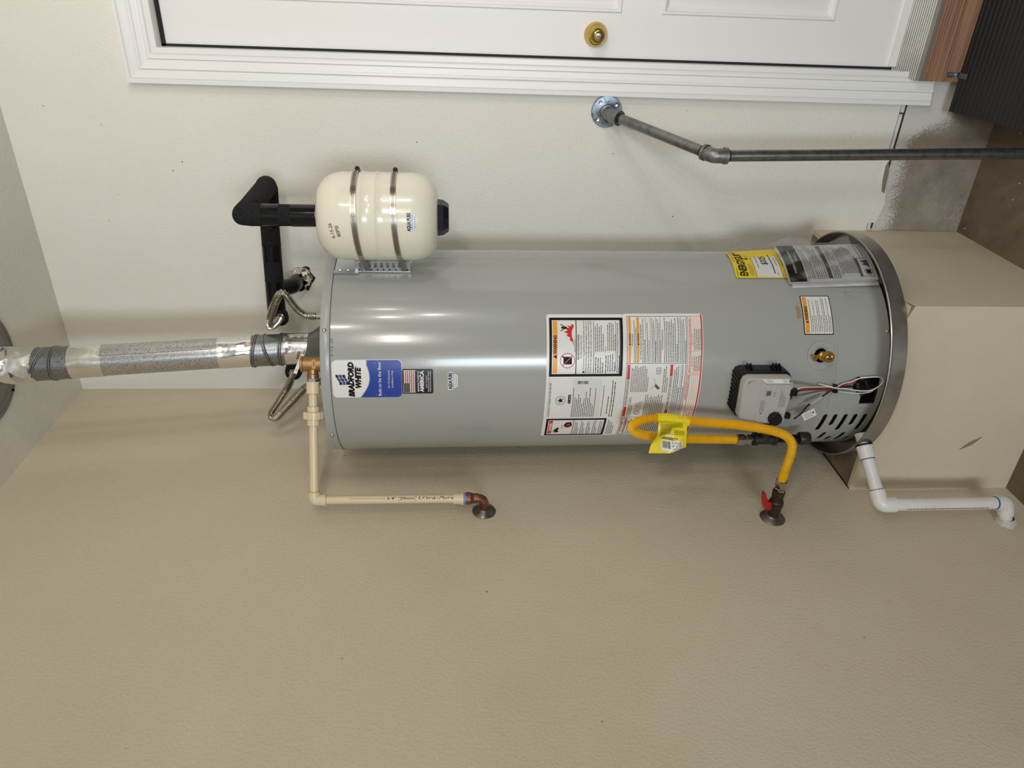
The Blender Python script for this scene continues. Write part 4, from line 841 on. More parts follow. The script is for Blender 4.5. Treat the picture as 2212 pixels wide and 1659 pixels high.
for z in (1.8335, 1.7430):
    R1 = TR+0.0015+(0.0012 if z > 1.8 else 0); loop = []
    for k in range(61):
        an = bt+pi-rad(38)-(2*pi-rad(76))*k/60; loop.append(tcen+V((cos(an), sin(an), 0))*R1)
    # ends run back round the bracket
    loop = [BP(0.033, 0.006, 0)]+loop[::-1]+[BP(-0.033, 0.006, 0)] if (loop[0]-BP(0.033, 0.006, 0)).length > (loop[-1]-BP(0.033, 0.006, 0)).length else [BP(0.033, 0.006, 0)]+loop+[BP(-0.033, 0.006, 0)]
    drop = lambda p: -0.016*max(0, (0.20-(p-b0).dot(bn)))/0.20*(1 if (p-b0).dot(bs) < 0 else 0.4)
    sb = MB(); vs = []
    for p in loop:
        nrm = (p-tcen).normalized(); q = p+V((0, 0, z+drop(p)))
        vs += [q+V((0, 0, 0.0065)), q-V((0, 0, 0.0065)), q+nrm*0.0009-V((0, 0, 0.0065)), q+nrm*0.0009+V((0, 0, 0.0065))]
    n = len(loop); fs = [(4*i+e, 4*i+(e+1) % 4, 4*i+4+(e+1) % 4, 4*i+4+e) for i in range(n-1) for e in range(4)]+[(0, 1, 2, 3), (4*n-1, 4*n-2, 4*n-3, 4*n-4)]
    st = part('band_clamp', sb.add(vs, fs), M_strap, brk, smooth=30)
    sl = MB()                                               # thread slots: one in view every 4 mm
    for i in range(0, 190):
        an = bt+pi+rad(62)+rad(235)*i/189; p = tcen+V((cos(an), sin(an), 0))*(R1+0.0010); p = p+V((0, 0, z+drop(p))); tt = V((-sin(an), cos(an), 0))
        sl.add([p+tt*0.00035-V((0, 0, 0.0035)), p-tt*0.00035-V((0, 0, 0.0035)), p-tt*0.00035+V((0, 0, 0.0035)), p+tt*0.00035+V((0, 0, 0.0035))], [(0, 1, 2, 3)])
    o_ = part('thread_slots', sl, M_gap, st, smooth=0); o_['kind'] = 'stuff'
    sp = tcen+V((cos(rad(28)), sin(rad(28)), 0))*(R1+0.004)+V((0, 0, z)); tt = V((-sin(rad(28)), cos(rad(28)), 0))
    part('worm_screw', MB().lathe([(0.005, -0.012), (0.005, 0.008), (0.0062, 0.0085), (0.0062, 0.015), (0.004, 0.0155)], sp, -tt, 8), M_gap, st)

# ================================================================== BLACK INSULATED PIPE
ZP = 2.098; FR = 0.0268
ins = thing('insulated_pipe', 'black foam insulated pipe running from the ivory tank to the wall', 'pipe', (0.55, -0.15, 1.93))
part('foam', MB().tube([(TX, TY, 1.934), (TX, TY, ZP-0.026)], FR-0.0008, 28), M_foam, ins)
for a, b_ in ((1.9345, 1.992), (2.020, 2.066)): part('tape_wrap', MB().tube([(TX, TY, a), (TX, TY, b_)], FR, 28), M_tape, ins)
el1 = [V((TX, TY, 2.060)), V((TX, TY, ZP-0.004)), V((TX, TY+0.004, ZP)), V((TX, -0.176, ZP))]
part('foam', MB().tube([el1[0], V((TX, TY, ZP-0.012)), V((TX, TY+0.006, ZP+0.008)), V((TX, TY+0.06, ZP+0.004))], [FR, FR+0.0004, FR+0.0012, FR], 28), M_foam, ins)
part('foam', MB().tube([V((TX, TY+0.05, ZP+0.004)), V((TX, -0.190, ZP+0.003)), V((TX, -0.168, ZP+0.004)), V((TX-0.012, -0.150, ZP+0.006)), V((0.66, -0.150, ZP+0.008))], [FR, FR, FR+0.001, FR+0.001, FR], 28), M_foam, ins)
run = lambda x: V((x, -0.150, ZP+0.008+(0.70-x)*0.045))
part('foam', MB().tube([run(0.67), run(0.341)], FR-0.0012, 28), M_foam, ins)
for a, b_ in ((0.640, 0.612), (0.560, 0.515), (0.452, 0.330)): part('tape_wrap', MB().tube([run(a), run(b_)], FR-0.0002, 28), M_tape, ins)
part('foam', MB().tube([run(0.345), V((0.342, -0.160, 2.112)), V((0.347, -0.186, 2.104))], [FR-0.001, FR-0.002, FR-0.004], 28), M_foam, ins)
part('coupling_nut', MB().lathe([(0.0125, 0), (0.0125, 0.012)], (0.352, -0.180, 2.103), (0.06, -1, 0), 6), M_steel, ins, smooth=0)
# supply stub out of the wall, wrapped in crumpled foil
stub = thing('supply_stub', 'foil wrapped supply pipe leaving a rough hole in the wall', 'pipe', (0.405, -0.03, 2.03))
part('elbow', MB().tube(fillet([(0.400, 0.0, 2.072), (0.408, -0.090, 2.082), (0.415, -0.140, 2.115)], 0.03), 0.024, 20), M_tape, stub)
fm = MB(); prof_ = []
for i in range(7):
    for k in range(22): pass
vs = []; fs = []
for i in range(8):
    t = i/7
    for k in range(26):
        an = 2*pi*k/26; rr = 0.033-0.008*t+RNG.uniform(-0.006, 0.006); vs.append((0.400+rr*cos(an), -0.002-0.045*t+RNG.uniform(-0.004, 0.003), 2.072+rr*sin(an)))
for i in range(7):
    for k in range(26): fs.append((i*26+k, i*26+(k+1) % 26, (i+1)*26+(k+1) % 26, (i+1)*26+k))
part('crumpled_foil', fm.add(vs, fs), M_foil, stub, smooth=0)
hl = [(0.398+(0.040+RNG.uniform(-0.008, 0.007))*cos(2*pi*k/20), 2.064+(0.032+RNG.uniform(-0.007, 0.006))*sin(2*pi*k/20)) for k in range(20)]
part('wall_hole', MB().prism(hl, (0, 0, 0), (1, 0, 0), (0, 0, 1), (0, -1, 0), 0.0002, 0.0010), M_liner, stub, smooth=0)
pl = [(0.392+(0.064+RNG.uniform(-0.012, 0.010))*cos(2*pi*k/26), 2.036+(0.060+RNG.uniform(-0.010, 0.010))*sin(2*pi*k/26)) for k in range(26)]
part('plaster_smear', MB().prism(pl, (0, 0, 0), (1, 0, 0), (0, 0, 1), (0, -1, 0), 0.0, 0.0005), M_wall, stub, smooth=0)
# hot side stub beside the vent
hot = thing('hot_water_stub', 'short black insulated stub beside the vent with a hex nut', 'pipe', (0.16, -0.1, 2.06))
part('foam', MB().tube([(0.140, 0.0, 2.105), (0.152, -0.120, 2.095), (0.162, -0.178, 2.089)], [FR, FR, FR-0.002], 28), M_foam, hot)
part('tape_wrap', MB().tube([(0.141, -0.01, 2.104), (0.150, -0.100, 2.097)], FR+0.0006, 28), M_tape, hot)
part('coupling_nut', MB().lathe([(0.0135, 0), (0.0135, 0.014)], (0.1625, -0.176, 2.089), (0.18, -1, -0.10), 6), M_steel, hot, smooth=0)

# ================================================================== FLEXIBLE CONNECTORS
def corrugated(path, R, pitch, amp, n=16, plain0=0.0, plain1=0.0):
    pts = sample(path, pitch/6); L = sum((pts[i+1]-pts[i]).length for i in range(len(pts)-1)); st_ = L/(len(pts)-1); rs = []
    for i in range(len(pts)):
        d = i*st_; rs.append(R*0.93 if d < plain0 or L-d < plain1 else R+amp*sin(2*pi*d/pitch))
    return MB().tube(pts, rs, n)
def flex(path, label, p0, p1):
    t = thing('flexible_connector', label, 'hose', (V(path[-1]).x, V(path[-1]).y, V(path[-1]).z), 'corrugated water connectors on top of the heater')
    part('corrugated_hose', corrugated(path, 0.0094, 0.0054, 0.0024, 16, p0, p1), M_flexsteel, t, smooth=60)
    part('nut', MB().lathe([(0.0140, 0), (0.0140, 0.013)], V(path[-1]), (0, 0, 1), 6), M_steel, t, smooth=0); return t
flex([(0.353, -0.190, 2.1025), (0.3585, -0.245, 2.106), (0.372, -0.288, 2.112), (0.402, -0.312, 2.104), (0.440, -0.320, 2.088), (0.474, -0.323, 2.071), (0.4865, -0.325, 2.058), (0.478, -0.326, 2.046), (0.452, -0.327, 2.032), (0.432, -0.327, 2.017), (0.4216, -0.327, 1.996), (0.4216, -0.327, 1.944)],
     'corrugated steel connector looping from the long black insulated pipe', 0.02, 0.03)
flex([(0.1655, -0.190, 2.0875), (0.150, -0.235, 2.094), (0.120, -0.280, 2.118), (0.098, -0.302, 2.136), (0.088, -0.312, 2.136), (0.092, -0.320, 2.120), (0.118, -0.325, 2.098), (0.158, -0.327, 2.062), (0.192, -0.327, 2.030), (0.211, -0.327, 1.998), (0.2184, -0.327, 1.970), (0.2184, -0.327, 1.944)],
     'corrugated steel connector drooping from the short black stub', 0.028, 0.02)

# ================================================================== VENT
vent = thing('vent_pipe', 'galvanised vent pipe with foil taped joints rising to the ceiling', 'vent', (0.322, -0.33, 2.0))
VRr = 0.0415
def VA(z): return V((0.3245, -0.330-max(0, z-2.03)*0.142, z))
def vseg(name, z0, z1, r, m, n=36): return part(name, MB().tube([VA(z0), VA((z0+z1)/2), VA(z1)], r, n), m, vent)
vseg('foil_band', 2.000, 2.066, 0.0438, M_foil)
vs_surf = Surf(lambda u, v, h: VA(v)+V((sin(u/0.0438), -cos(u/0.0438), 0))*(0.0438+h)); s = Sheet(vs_surf)
for uu, vv, rot in ((0.016, 2.048, -0.55), (0.000, 2.020, -0.3)):
    s.text('EXFIX', uu, vv, 0.0075, 'r', width=0.026, bold=0.02, rot=rot, h=0.0006); s.bars(uu-0.012, uu+0.016, vv-0.006, 0.0028, 'k', 0.0006, rot=rot); s.bars(uu-0.012, uu+0.012, vv-0.011, 0.0024, 'k', 0.0006, rot=rot)
part('tape_print', s.m['r'], mat('dark_red_print', S(110, 30, 34), 0.4), vent.children[0], smooth=0); part('tape_print', s.m['k'], M_greyink, vent.children[0], smooth=0)
def gored(z0, z1, rings):
    e = MB().tube([VA(z0), VA(z1)], VRr+0.002, 40)
    o = part('elbow', e, M_galvd, vent)
    for z, tl in rings:
        c = VA(z); nrm = V((tl*0.9, tl*0.2, 1)).normalized()
        part('swaged_ring', MB().lathe([(VRr+0.001, -0.006), (VRr+0.0045, -0.004), (VRr+0.0045, -0.001), (VRr+0.0025, 0.000), (VRr+0.0045, 0.001), (VRr+0.0045, 0.004), (VRr+0.001, 0.006)], c, nrm, 40, caps=False), M_galvd, o)
gored(2.064, 2.150, ((2.074, 0.05), (2.108, -0.34), (2.143, 0.12)))
vseg('foil_band', 2.146, 2.236, VRr+0.0012, M_foil); 
vseg('straight_pipe', 2.230, 2.530, VRr, M_galv); part('seam', MB().tube([VA(2.24)+V((0.030, -0.030, 0)), VA(2.52)+V((0.030, -0.030, 0))], 0.0014, 6), M_galv, vent.children[-1])
vseg('foil_band', 2.520, 2.602, VRr+0.0014, M_foil)
gored(2.598, 2.688, ((2.634, 0.06), (2.672, 0.42)))
cf = MB(); vs = []; fs = []; N_ = 15; K_ = 9
for i in range(K_+1):
    z = 2.676+(H-2.676)*i/K_; c = VA(z)
    for k in range(N_):
        an = 2*pi*(k+0.5*(i % 2)+(RNG.uniform(-0.22, 0.22) if 0 < i < K_ else 0))/N_; rr = VRr+0.003+0.009*i/K_+(RNG.uniform(-0.0030, 0.0034) if i else 0); vs.append(c+V((cos(an), sin(an), (RNG.uniform(-0.1, 0.1) if 0 < i < K_ else 0)))*rr)
for i in range(K_):
    for k in range(N_):
        k2 = (k+1) % N_; a, b_, c_, d_2 = i*N_+k, i*N_+k2, (i+1)*N_+k2, (i+1)*N_+k
        fs += [(a, b_, d_2), (b_, c_, d_2)] if i % 2 == 0 else [(a, b_, c_), (a, c_, d_2)]
part('foil_wrap', cf.add(vs, fs), M_foil, vent, smooth=14)
col_ = thing('ceiling_collar', 'round grey metal collar where the vent enters the ceiling', 'collar', (0.32, -0.44, H-0.03))
part('plate', MB().lathe([(0.05, 0.0), (0.157, 0.0), (0.157, -0.005), (0.150, -0.009), (0.142, -0.006), (0.132, -0.012), (0.120, -0.010), (0.108, -0.018), (0.085, -0.020), (0.052, -0.022)], (0.32, -0.44, H), (0, 0, 1), 64, caps=False), mat('collar_grey', S(128, 128, 125), 0.45, 0.6, rvar=(30, 0.35, 0.55)), col_)
for an in (20, 100, 142, 215, 290): part('screw', MB().lathe([(0.0045, 0), (0.004, 0.004), (0.001, 0.005)], (0.32+0.147*cos(rad(an)), -0.44+0.147*sin(rad(an)), H-0.006), (0, 0, -1), 10), M_gap, col_)

# ================================================================== RELIEF VALVE AND CREAM DRAIN LINE
S0, E0 = V((0.372, -0.508, 1.960)), V((0.053, -0.655, 1.963)); dl_ = (E0-S0).normalized(); LP = (E0-S0).length
rv = thing('relief_valve', 'bronze relief valve with white lever tag on the heater top', 'valve', (S0.x, S0.y, ZT))
bo = part('body', MB().lathe([(0.0125, 1.926), (0.0125, 1.936), (0.0185, 1.938), (0.0185, 1.982), (0.0200, 1.984), (0.0200, 1.989), (0.0150, 1.991), (0.010, 1.992)], (S0.x, S0.y, 0), (0, 0, 1), 30), M_bronze, rv)
part('outlet', MB().lathe([(0.0135, 0.0), (0.0135, 0.024), (0.0150, 0.026), (0.0150, 0.036)], S0, dl_, 24), M_bronze, rv)
va = (CAM-S0); va.z = 0; va.normalize(); vs_ = V((0, 0, 1)).cross(va)
part('cast_arrow', MB().obox(S0+va*0.0182+V((0, 0, -0.006)), vs_*0.0115, va*0.0012, V((0, 0, 0.0048))), M_bronze, bo, smooth=0)
part('arrow', MB().obox(S0+va*0.0196+V((0, 0, -0.006)), vs_*0.007, va*0.0004, V((0, 0, 0.0007))), M_oldbrass, bo, smooth=0)
lv0, lv1 = V((0.3460, -0.500, 2.004)), V((0.381, -0.482, 1.988)); ld = (lv1-lv0).normalized()
lev = part('lever_tag', MB().obox((lv0+lv1)/2+va*0.012, ld*0.0265, va*0.0014, ld.cross(va)*0.0042), M_white, rv, 'white plastic lever tag', smooth=0)
for k in (-0.017, 0.011): part('rivet', MB().lathe([(0.0014, 0), (0.0014, 0.0006)], (lv0+lv1)/2+ld*k+va*0.0135, va, 10), M_gap, lev)
line = thing('relief_drain_pipe', 'cream plastic relief pipe stepping down to a copper elbow in the wall', 'pipe', (0.05, -0.655, 1.52))
at = lambda d: S0+dl_*d
def seg(name, d0, d1, r, m, n=24): return part(name, MB().tube([at(d0), at(d1)], r, n), m, line)
seg('blue_tape', 0.0300, 0.0385, 0.0142, M_blue); part('steel_nut', MB().lathe([(0.0158, 0.0375), (0.0158, 0.0450)], S0, dl_, 6), M_steel, line, smooth=0)
seg('adapter', 0.0440, 0.0740, 0.0168, M_cream); seg('cement', 0.0735, 0.0755, 0.0128, M_glue)
seg('pipe', 0.0750, 0.1080, 0.0112, M_cream); seg('cement', 0.1065, 0.1085, 0.0124, M_glue)
un = part('union', MB().tube([at(0.108), at(0.1225)], 0.0155, 24).tube([at(0.1215), at(0.1395)], 0.0225, 24).tube([at(0.139), at(0.1560)], 0.0165, 24), M_cream, line)
for k in range(14):
    an = 2*pi*k/14; e1 = dl_.cross(V((0, 0, 1))).normalized(); e2 = dl_.cross(e1); part('grip_rib', MB().obox(at(0.1305)+(e1*cos(an)+e2*sin(an))*0.0232, dl_*0.0085, (e1*-sin(an)+e2*cos(an))*0.0013, (e1*cos(an)+e2*sin(an))*0.0009), M_cream, un, smooth=0)
seg('cement', 0.1558, 0.1578, 0.0126, M_glue); seg('pipe', 0.1575, LP-0.020, 0.0112, M_cream); seg('cement', LP-0.0235, LP-0.0212, 0.0126, M_glue)
vb = V((0.050, -0.654, 1.600)); dn_ = (vb-E0).normalized()
part('elbow', MB().tube([at(LP-0.0215)]+fillet([at(LP-0.020), E0, E0+dn_*0.022], 0.011, 10)+[E0+dn_*0.030], 0.0152, 24), M_cream, line)
part('cement', MB().tube([E0+dn_*0.0295, E0+dn_*0.0315], 0.0126, 24), M_glue, line)
vp = part('pipe', MB().tube([E0+dn_*0.031, vb], 0.0112, 24), M_cream, line)
vlen = (vb-E0).length; pa = (CAM-vb); pa.z = 0; pa.normalize(); pb = V((0, 0, 1)).cross(pa)
ps = Surf(lambda u, v, h: E0+dn_*u+(pa*cos(v/0.0112)+pb*sin(v/0.0112))*(0.0112+h)); s = Sheet(ps)
s.text('3/4" [20mm]', 0.186, -0.0012, 0.0062, 'k', 'L', width=0.076, bold=0.012, h=0.0003); s.text('Ultra-Pure', 0.267, -0.0012, 0.0078, 'g', 'L', width=0.0940, shear=0.35, h=0.0003); s.line((0.090, 0.0016), (0.183, 0.0010), 0.0007, 'g', 0.0003)
part('pipe_print', s.m['k'], M_ink, vp, smooth=0); part('pipe_print', s.m['g'], M_ink, vp, smooth=0)
part('adapter', MB().tube([vb+V((0, 0, 0.005)), vb-V((0, 0, 0.020))], 0.0150, 24).tube([vb-V((0, 0, 0.015)), vb-V((0, 0, 0.021))], 0.0172, 24), M_cream, line)
part('blue_tape', MB().tube([vb-V((0, 0, 0.020)), vb-V((0, 0, 0.027))], 0.0150, 24), M_blue, line)
part('copper_adapter', MB().lathe([(0.0165, 0), (0.0165, -0.012), (0.0150, -0.014), (0.0130, -0.022), (0.0118, -0.024)], vb-V((0, 0, 0.027)), (0, 0, 1), 24), M_copper, line)
part('copper_elbow', MB().tube([vb-V((0, 0, 0.048))]+fillet([vb-V((0, 0, 0.052)), V((vb.x, vb.y, 1.5235)), V((0.012, -0.6475, 1.5235))], 0.026, 10), 0.0118, 22).tube([vb-V((0, 0, 0.046)), vb-V((0, 0, 0.060))], 0.0132, 22), M_copper, line)
part('escutcheon', MB().lathe([(0.0315, 0.0), (0.0315, 0.0015), (0.029, 0.004), (0.018, 0.0075), (0.0135, 0.012)], (0.0, -0.6475, 1.5235), (1, 0, 0), 36), M_escut, line, 'round chrome wall plate')

# ================================================================== GAS LINE
gv = thing('gas_shutoff', 'tarnished brass gas shutoff with red handle on a round wall plate', 'valve', (0.03, -0.693, 0.71))
gz0 = 0.746; gy0 = -0.6935
part('escutcheon', MB().lathe([(0.0335, 0.0), (0.0335, 0.0015), (0.031, 0.0045), (0.021, 0.008), (0.0165, 0.013)], (0.0, gy0, gz0), (1, 0, 0), 36), M_escut, gv)
part('body', MB().lathe([(0.0140, 0.004), (0.0140, 0.026), (0.0165, 0.028), (0.0165, 0.040), (0.0190, 0.044), (0.0190, 0.058), (0.0160, 0.062), (0.0150, 0.078), (0.0165, 0.079), (0.0165, 0.092)], (0.0, gy0, gz0), (1, 0, 0.02), 12), M_oldbrass, gv, smooth=25)
part('handle', MB().prism([(-0.010, -0.010), (0.012, -0.010), (0.016, 0.004), (0.030, 0.010), (0.046, 0.017), (0.047, 0.0215), (0.030, 0.019), (0.006, 0.013), (-0.010, 0.006)], (0.046, gy0-0.003, gz0+0.026), (1, 0, 0), (0, -0.15, 0.99), (0, -0.99, -0.15), -0.0075, 0.0075), M_redh, gv, 'red lever handle', smooth=0)
part('handle_stem', MB().lathe([(0.006, 0), (0.006, 0.014)], (0.048, gy0, gz0+0.012), (0, -0.1, 1), 12), M_oldbrass, gv)
part('handle_screw', MB().lathe([(0.0045, 0), (0.004, 0.004)], (0.042, gy0-0.003, gz0+0.029), (0, -0.15, 1), 6), M_zinc, gv)
hose = thing('gas_connector', 'yellow corrugated gas hose looping beside the warning label', 'hose', (0.22, -0.68, 0.74))
hp = [(0.128, gy0-0.001, gz0+0.002), (0.175, -0.697, 0.748), (0.222, -0.700, 0.7475), (0.252, -0.702, 0.7545), (0.274, -0.702, 0.775), (0.288, -0.702, 0.808), (0.2975, -0.701, 0.850), (0.306, -0.700, 0.905), (0.316, -0.699, 1.005), (0.3235, -0.697, 1.075), (0.322, -0.692, 1.120), (0.310, -0.685, 1.148), (0.291, -0.678, 1.1625), (0.270, -0.671, 1.153), (0.254, -0.664, 1.128), (0.241, -0.656, 1.080), (0.229, -0.648, 0.985), (0.222, -0.642, 0.868)]
part('corrugated_hose', corrugated(hp, 0.0102, 0.0040, 0.0017, 18), M_yellow, hose, smooth=60)
part('flare_nut', MB().lathe([(0.0165, 0), (0.0165, 0.014), (0.0135, 0.016)], (0.113, gy0, gz0+0.0018), (1, 0, 0.02), 6), M_steel, hose, smooth=0)
part('fitting', MB().lathe([(0.0145, 0), (0.0145, 0.010), (0.0125, 0.012), (0.0125, 0.024)], (0.091, gy0, gz0+0.001), (1, 0, 0.02), 6), M_steel, hose, smooth=0)
part('flare_nut', MB().lathe([(0.0125, 0), (0.0165, 0.002), (0.0165, 0.018), (0.0130, 0.020)], (0.2215, -0.6415, 0.852), (0, 0, 1), 6), M_steel, hose, smooth=0)
part('fitting', MB().lathe([(0.0120, 0), (0.0145, 0.001), (0.0145, 0.012), (0.0120, 0.014), (0.012, 0.02)], (0.2215, -0.641, 0.834), (0, 0, 1), 6), M_steel, hose, smooth=0)
# yellow tag wrapped on the hose, hanging folds, printed
wrap_pts = [V(p) for p in ((0.3160, -0.699, 1.030), (0.3235, -0.697, 1.075), (0.3230, -0.6935, 1.108))]
tg = thing('hose_tag', 'crumpled yellow warning tag wrapped round the gas hose', 'tag', (0.29, -0.71, 1.04))
part('wrap', corrugated(wrap_pts, 0.0126, 0.0046, 0.0006, 20), M_yellowtag, tg, smooth=60)
def tagP(u, v):                                            # u across (along the hose), v away from it
    x = 0.3225-v*0.92-0.010*(0.5-u)*v/0.08; z = 1.1085-u*0.070+0.010*(v/0.085)*(0.5-u)+(-0.004*v/0.085)
    if v > 0.055 and u < 0.30: z += 0.010*(v-0.055)/0.03*(0.30-u)/0.3; x -= 0.006*(v-0.055)/0.03*(0.30-u)/0.3
    y = -0.712-0.006*sin(v*75+u*2.2)*(v/0.06)-0.006*sin(u*6+v*60)*min(1, v/0.03)
    return V((x, y, z))
NU, NV = 24, 28; vs = []; fs = []
for j in range(NV+1):
    for i in range(NU+1): vs.append(tagP(i/NU, 0.088*j/NV))
for j in range(NV):
    for i in range(NU): a = j*(NU+1)+i; fs.append((a, a+1, a+NU+2, a+NU+1))
leaf = part('flap', MB().add(vs, fs), M_yellowtag, tg, smooth=60)
def tagN(u, v):
    a, b_, c_ = tagP(u, v), tagP(min(1, u+0.01), v), tagP(u, v+0.001); n_ = (b_-a).cross(c_-a).normalized(); return n_ if n_.y < 0 else -n_
# print reads across the image: text u runs down the hose, v towards it
tgs = Surf(lambda u, v, h: tagP(u, 0.088-v)+tagN(u, 0.088-v)*h); s = Sheet(tgs)
def trow(v, hgt, u0, u1, c='g'):
    u = u0
    while u < u1:
        l = RNG.uniform(0.02, 0.06); s.mb(c).add([tgs.P(u, v, 0.0006), tgs.P(min(u+l, u1), v, 0.0006), tgs.P(min(u+l, u1), v+hgt, 0.0006), tgs.P(u, v+hgt, 0.0006)], [(0, 1, 2, 3)]); u += l+0.018
for i in range(15): trow(0.084-i*0.0027, 0.0013, 0.08, 0.86 if i < 6 else 0.5)
for i in range(5): trow(0.058-i*0.0030, 0.0015, 0.62, 0.92)
trow(0.0335, 0.0022, 0.24, 0.72, 'k'); trow(0.0300, 0.0022, 0.24, 0.58, 'k')
def tpatch(u0, v0, u1, v1, c, h, n=12):
    vs = []; fs = []
    for i in range(n+1):
        for j in range(n+1): vs.append(tgs.P(u0+(u1-u0)*i/n, v0+(v1-v0)*j/n, h))
    for i in range(n):
        for j in range(n): a = i*(n+1)+j; fs.append((a, a+1, a+n+2, a+n+1))
    s.mb(c).add(vs, fs)
tpatch(0.24, 0.0050, 0.86, 0.0285, 'w', 0.0009); tpatch(0.34, 0.0360, 0.62, 0.0435, 'w', 0.0009, 6)
for k in range(16):
    u = 0.27+k*0.0145; s.rect(u, 0.0105, u+RNG.choice((0.004, 0.007, 0.010)), 0.0250, 'k', 0.0014, 1)
def tt2(body, u, v, cap_, wd): 
    vs_2, fs_2 = glyphs(body, 0.012, 0); x0_ = min(p[0] for p in vs_2); x1_ = max(p[0] for p in vs_2); s.mb('k').add([tgs.P(u+(x-x0_)/(x1_-x0_)*wd, v+y*cap_/CAPH, 0.0014) for x, y in vs_2], fs_2)
tt2('91-Y636-60', 0.54, 0.0215, 0.0042, 0.29); tt2('5/8" OD TUBE', 0.54, 0.0145, 0.0042, 0.29); tt2('1/2" MIP X 1/2" MIP', 0.54, 0.0080, 0.0028, 0.29); tt2('DO NOT REMOVE', 0.37, 0.0378, 0.0026, 0.2) if False else None
for i in range(3): trow(0.0375+i*0.0017, 0.0009, 0.37, 0.58, 'k2')
s.m['k2'] = s.m.get('k2', MB())
part('white_sticker', s.m['w'], M_white, leaf, smooth=60); part('lettering', s.m['k'], M_ink, leaf, smooth=0)
gp_ = MB(); gp_.add(s.m['g'].v, s.m['g'].f); gp_.add([p for p in s.m['k2'].v], s.m['k2'].f); part('fine_print', gp_, mat('tag_print', S(70, 62, 10), 0.5), leaf, smooth=0)
# black iron drip leg
dr = thing('drip_leg', 'black iron tee and capped drip leg beside the gas control', 'pipe', (0.222, -0.64, 0.66))
TC = V((0.2220, -0.640, 0.796))
part('tee', MB().lathe([(0.0175, -0.030), (0.0175, -0.021), (0.0145, -0.020), (0.0145, 0.020), (0.0175, 0.021), (0.0175, 0.030)], TC, (0, 0, 1), 24).lathe([(0.0145, 0.0), (0.0145, 0.020), (0.0175, 0.021), (0.0175, 0.030)], TC, V((1, 0.02, 0.0)), 24), M_iron, dr)
part('nipple', MB().tube([TC, TC+V((0.11, 0.012, 0.0))], 0.0108, 20), M_iron, dr)
part('nipple', MB().tube([TC+V((0, 0, 0.025)), TC+V((0, 0, 0.042))], 0.0108, 20), M_iron, dr)
part('nipple', MB().tube([TC, TC+V((0.001, 0, -0.10))], 0.0108, 20), M_tape, dr)
part('end_cap', MB().lathe([(0.0155, 0.0), (0.0172, 0.003), (0.0172, 0.024), (0.0155, 0.028), (0.008, 0.029)], TC+V((0.001, 0, -0.092)), (0, 0, -1), 24), M_iron, dr)

# ================================================================== WHITE PAN DRAIN LINE
pd = thing('pan_drain_pipe', 'white plastic drain pipe stepping from the pan down into the wall', 'pipe', (0.07, -0.72, 0.08))
po = V((0.1795, -0.6075, 0.4985)); pe = V((0.068, -0.7275, 0.4775)); pdir = (pe-po).normalized()
part('inner_fitting', MB().lathe([(0.0150, -0.030), (0.0150, 0.0), (0.012, 0.0)], po, pdir, 24), M_pvc, pd)
part('gasket', MB().lathe([(0.0225, 0.0022), (0.0225, 0.0052)], po, pdir, 24), M_gap, pd)
part('adapter', MB().lathe([(0.0215, 0.005), (0.0215, 0.012)], po, pdir, 8).lathe([(0.0205, 0.010), (0.0205, 0.040), (0.0190, 0.0405)], po, pdir, 28), M_pvc, pd)
part('cement', MB().lathe([(0.0186, 0.0395), (0.0186, 0.0425)], po, pdir, 28), M_bluecement, pd)
part('pipe', MB().tube([po+pdir*0.042, po+pdir*0.125], 0.0167, 28), M_pvc, pd)
pbm = V((0.060, -0.7180, 0.1180)); pv = (pbm-pe).normalized()
part('cement', MB().tube([pe-pdir*0.0395, pe-pdir*0.0380], 0.0175, 28), M_bluecement, pd)
part('elbow', MB().tube([pe-pdir*0.0385]+fillet([pe-pdir*0.036, pe, pe+pv*0.036], 0.020, 10)+[pe+pv*0.0390], 0.0208, 28), M_pvc, pd)
vpp = part('pipe', MB().tube([pe+pv*0.038, pbm-pv*0.030], 0.0167, 28), M_pvc, pd)
ps2a = (CAM-pe); ps2a.z = 0; ps2a.normalize(); ps2b = V((0, 0, 1)).cross(ps2a)
ps2 = Surf(lambda u, v, h: pe+pv*u+(ps2a*cos(v/0.0167)+ps2b*sin(v/0.0167))*(0.0167+h)); s = Sheet(ps2); s.bars(0.065, 0.300, -0.0160, 0.0050, 'r', 0.0003)
part('pipe_print', s.m['r'], mat('brown_red_print', S(140, 70, 60), 0.5), vpp, smooth=0)
part('cement', MB().tube([pbm-pv*0.0330, pbm-pv*0.0295], 0.0178, 28), M_bluecement, pd)
pw = V((0.0, -0.7265, 0.1020))
part('elbow', MB().tube([pbm-pv*0.030]+fillet([pbm-pv*0.028, pbm, pbm+(pw-pbm).normalized()*0.028], 0.018, 10)+[pbm+(pw-pbm).normalized()*0.034], 0.0208, 28), M_pvc, pd)
part('wall_stub', MB().tube([pbm+(pw-pbm).normalized()*0.030, pw], 0.0167, 28), M_pvc, pd)
cv_ = MB(); vs = []; fs = []
for i, (x, r) in enumerate(((0.016, 0.0172), (0.011, 0.0215), (0.005, 0.0255), (0.0005, 0.0285))):
    for k in range(20): an = 2*pi*k/20; rr = r+(RNG.uniform(-0.0035, 0.0035) if i else 0); vs.append((x, pw.y+rr*cos(an), pw.z+rr*sin(an)))
for i in range(3):
    for k in range(20): fs.append((i*20+k, i*20+(k+1) % 20, (i+1)*20+(k+1) % 20, (i+1)*20+k))
part('caulk_collar', cv_.add(vs, fs), M_plaster, pd)

